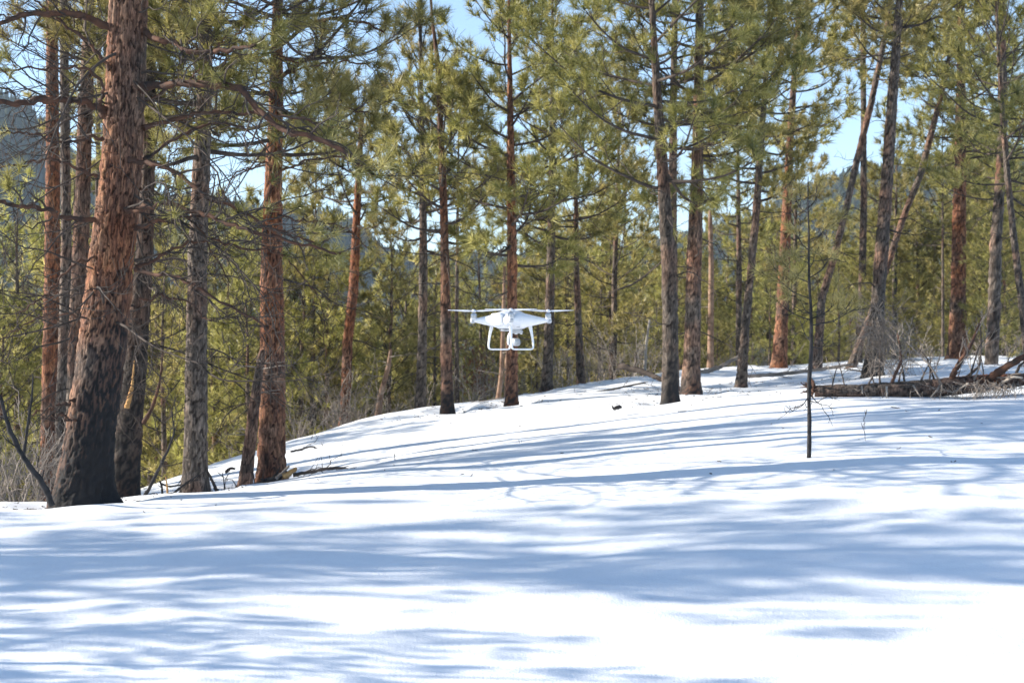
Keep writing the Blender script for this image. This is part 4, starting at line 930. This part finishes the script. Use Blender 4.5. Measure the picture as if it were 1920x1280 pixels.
# belly plate, side sensor
bm = bmesh.new(); loft(bm, [((0, 0, -.052), (1, 0, 0), (0, 1, 0), .03, .05, 4), ((0, 0, -.045), (1, 0, 0), (0, 1, 0), .036, .058, 4)], 24); bm_obj('belly_plate', bm, M_LG)
bm = bmesh.new(); loft(bm, [((.052, -.012, -.022), (0, 1, 0), (0, .2, 1), .014, .012, 4), ((.062, -.012, -.026), (0, 1, 0), (0, .2, 1), .012, .010, 4)], 20); bm_obj('side_sensor', bm, M_LG)
prop_angle = {(1, 1): 52, (1, -1): 40, (-1, 1): 128, (-1, -1): 47}
for sx, sy in DG:
    c = (sx * MD, sy * MD, 0)
    bm = bmesh.new(); lathe(bm, [(.0128, .006), (.0138, .010), (.0138, .026), (.0125, .030), (.007, .034), (.004, .037)], c); m_ = bm_obj('motor', bm, M_ALU)
    bm = bmesh.new(); lathe(bm, [(.0143, .004), (.0143, .009), (.0128, .0095)], c); bm_obj('motor_mount', bm, M_WHITE, m_)
    bm = bmesh.new()
    for k in range(12):
        a = k * math.pi / 6; v = [bm.verts.new((c[0] + r * math.cos(a + da), c[1] + r * math.sin(a + da), z)) for r, da, z in ((.01405, -.09, .013), (.01405, .09, .013), (.01405, .09, .024), (.01405, -.09, .024))]; bm.faces.new(v)
    bm_obj('motor_winding', bm, M_LG, m_, False)
    bm = bmesh.new(); lathe(bm, [(.005, -.016), (.010, -.013), (.0125, -.006), (.011, .004)], (sx * (MD + .003), sy * (MD + .003), 0)); bm_obj('arm_light', bm, M_LG)
    # propeller
    bm = bmesh.new(); lathe(bm, [(.004, .0365), (.0105, .038), (.0115, .042), (.009, .047), (.003, .050)], (0, 0, 0), 16); 
    a0 = math.radians(prop_angle[(sx, sy)])
    for half in (0, math.pi):
        a = a0 + half; d = Vector((math.cos(a), math.sin(a), 0)); s = Vector((-d.y, d.x, 0)); secs = []
        for i in range(10):
            t = i / 9; rho = .006 + t * .114; ch = np.interp(t, [0, .15, .35, .8, 1], [.004, .009, .0115, .0065, .0025]); tw = np.interp(t, [0, .3, 1], [.5, .38, .14])
            up = Vector((0, 0, 1)) * math.cos(tw) - s * math.sin(tw); sd = s * math.cos(tw) + Vector((0, 0, 1)) * math.sin(tw)
            secs.append((d * rho + s * (.003 * math.sin(t * 3)) + Vector((0, 0, .0425 + .004 * t)), sd, up, ch, .0012, 2))
        loft(bm, secs, 12)
    p_ = bm_obj('propeller', bm, M_PROP); p_.location = (c[0], c[1], 0)
# landing gear
for sx in (-1, 1):
    path = [(.062, .062, -.020), (.066, .067, -.045), (.071, .070, -.075), (.075, .072, -.105), (.077, .072, -.128), (.077, .064, -.137)]
    full = [Vector((sx * a, b, c)) for a, b, c in path] + [Vector((sx * .077, y, -.137)) for y in (.04, .0, -.04)] + [Vector((sx * a, -b, c)) for a, b, c in path[::-1]]
    wd = [.017, .0105, .0062, .0055, .0052, .005, .005, .005, .005, .005, .0052, .0055, .0062, .0105, .017]
    bm = bmesh.new(); secs = []
    for i, p in enumerate(full):
        t = (full[min(i + 1, 14)] - full[max(i - 1, 0)]).normalized(); ax = Vector((1, 0, 0)); b = t.cross(ax).normalized(); ax = b.cross(t)
        secs.append((p, ax, b, .0042, wd[i] * .78, 5))
    loft(bm, secs, 14); bm_obj('landing_gear', bm, M_WHITE, mods=[('SUBSURF', dict(levels=1, render_levels=1))])
# gimbal and camera
bm = bmesh.new(); loft(bm, [((0, .035, -.062), (1, 0, 0), (0, 1, 0), .022, .024, 4), ((0, .035, -.056), (1, 0, 0), (0, 1, 0), .026, .028, 4), ((0, .035, -.050), (1, 0, 0), (0, 1, 0), .026, .028, 4)], 20); gm = bm_obj('gimbal', bm, M_LG)
for dx, dy in ((-.018, .018), (.018, .018), (-.018, .05), (.018, .05)):
    bm = bmesh.new(); lathe(bm, [(.004, -.066), (.006, -.063), (.004, -.060)], (dx, dy, 0), 10); bm_obj('damper', bm, M_WHITE, gm)
bm = bmesh.new(); loft(bm, [((-.020, .016, -.060), (1, 0, 0), (0, 1, 0), .006, .009, 4), ((-.026, .014, -.080), (1, 0, 0), (0, 1, 0), .006, .010, 4), ((-.028, .016, -.105), (1, 0, 0), (0, 1, 0), .006, .011, 4), ((-.028, .02, -.118), (1, 0, 0), (0, 1, 0), .005, .010, 4)], 16); bm_obj('gimbal_arm', bm, M_WHITE, gm)
bm = bmesh.new(); lathe(bm, [(.008, -.005), (.010, -.003), (.010, .006), (.008, .008)], k=16); gmm = bm_obj('gimbal_motor', bm, M_ALU, gm); gmm.location = (-.020, .022, -.108); gmm.rotation_euler = (0, math.radians(90), 0)
bm = bmesh.new(); loft(bm, [((0, .010, -.103), (1, 0, 0), (0, 0, 1), .014, .013, 3.5), ((0, .014, -.103), (1, 0, 0), (0, 0, 1), .020, .017, 3.5), ((0, .042, -.103), (1, 0, 0), (0, 0, 1), .020, .017, 3.5), ((0, .047, -.103), (1, 0, 0), (0, 0, 1), .015, .014, 3)], 24); cm = bm_obj('camera_housing', bm, M_ALU)
for i in range(5):
    bm = bmesh.new(); loft(bm, [((0, .0155 + i * .0052, -.103), (1, 0, 0), (0, 0, 1), .0212, .0182, 3.5), ((0, .0175 + i * .0052, -.103), (1, 0, 0), (0, 0, 1), .0212, .0182, 3.5)], 24); bm_obj('cooling_rib', bm, M_LG, cm)
bm = bmesh.new(); lathe(bm, [(.012, 0), (.012, .008), (.009, .009)], k=20); le = bm_obj('lens', bm, M_DARK, cm); le.location = (0, .046, -.103); le.rotation_euler = (math.radians(-90), 0, 0)

# ------------------------------------------------------------------ air
# labels that would repeat get their place among their like
def single_out():
    bpy.context.view_layer.update(); d = {}
    for o in scene.objects:
        if o.parent is None and 'label' in o and o.get('category') and o.get('group') != 'shade pines off to the left': d.setdefault(o['label'], []).append(o)
    word = ['leftmost', 'second from left', 'third from left', 'fourth from left', 'fifth from left']
    for lab, os_ in d.items():
        if len(os_) < 2: continue
        os_.sort(key=lambda o: o.location.x / o.location.y)
        for i, o in enumerate(os_):
            w = ('left one', 'right one')[i] if len(os_) == 2 else 'rightmost' if i == len(os_) - 1 else word[i]
            o['label'] = lab + ', ' + w
single_out()
def haze():
    bm = bmesh.new(); bmesh.ops.create_cube(bm, size=1)
    lo = Vector((-1700, -500, -75)); hi = Vector((1700, 1700, 160))
    for v in bm.verts: v.co = Vector([(lo[i] + hi[i]) / 2 + v.co[i] * (hi[i] - lo[i]) for i in range(3)])
    me = bpy.data.meshes.new('haze'); bm.to_mesh(me); bm.free()
    m = bpy.data.materials.new('haze_air'); m.use_nodes = True; n = m.node_tree.nodes; l = m.node_tree.links
    n.remove(n['Principled BSDF']); v = n.new('ShaderNodeVolumePrincipled'); v.inputs['Density'].default_value = HAZE
    v.inputs['Color'].default_value = (.66, .82, 1.0, 1); v.inputs['Anisotropy'].default_value = 0
    l.new(v.outputs[0], n['Material Output'].inputs['Volume']); me.materials.append(m)
    o = bpy.data.objects.new('haze', me); COL.objects.link(o); o['kind'] = 'stuff'; o['label'] = 'thin blue air between the stand and the far ridge'
haze()
tris = sum(len(o.data.loops) - 2 * len(o.data.polygons) for o in {o.data.name: o for o in scene.objects if o.type == 'MESH'}.values())
open('/tmp/tris','w').write(str(tris))
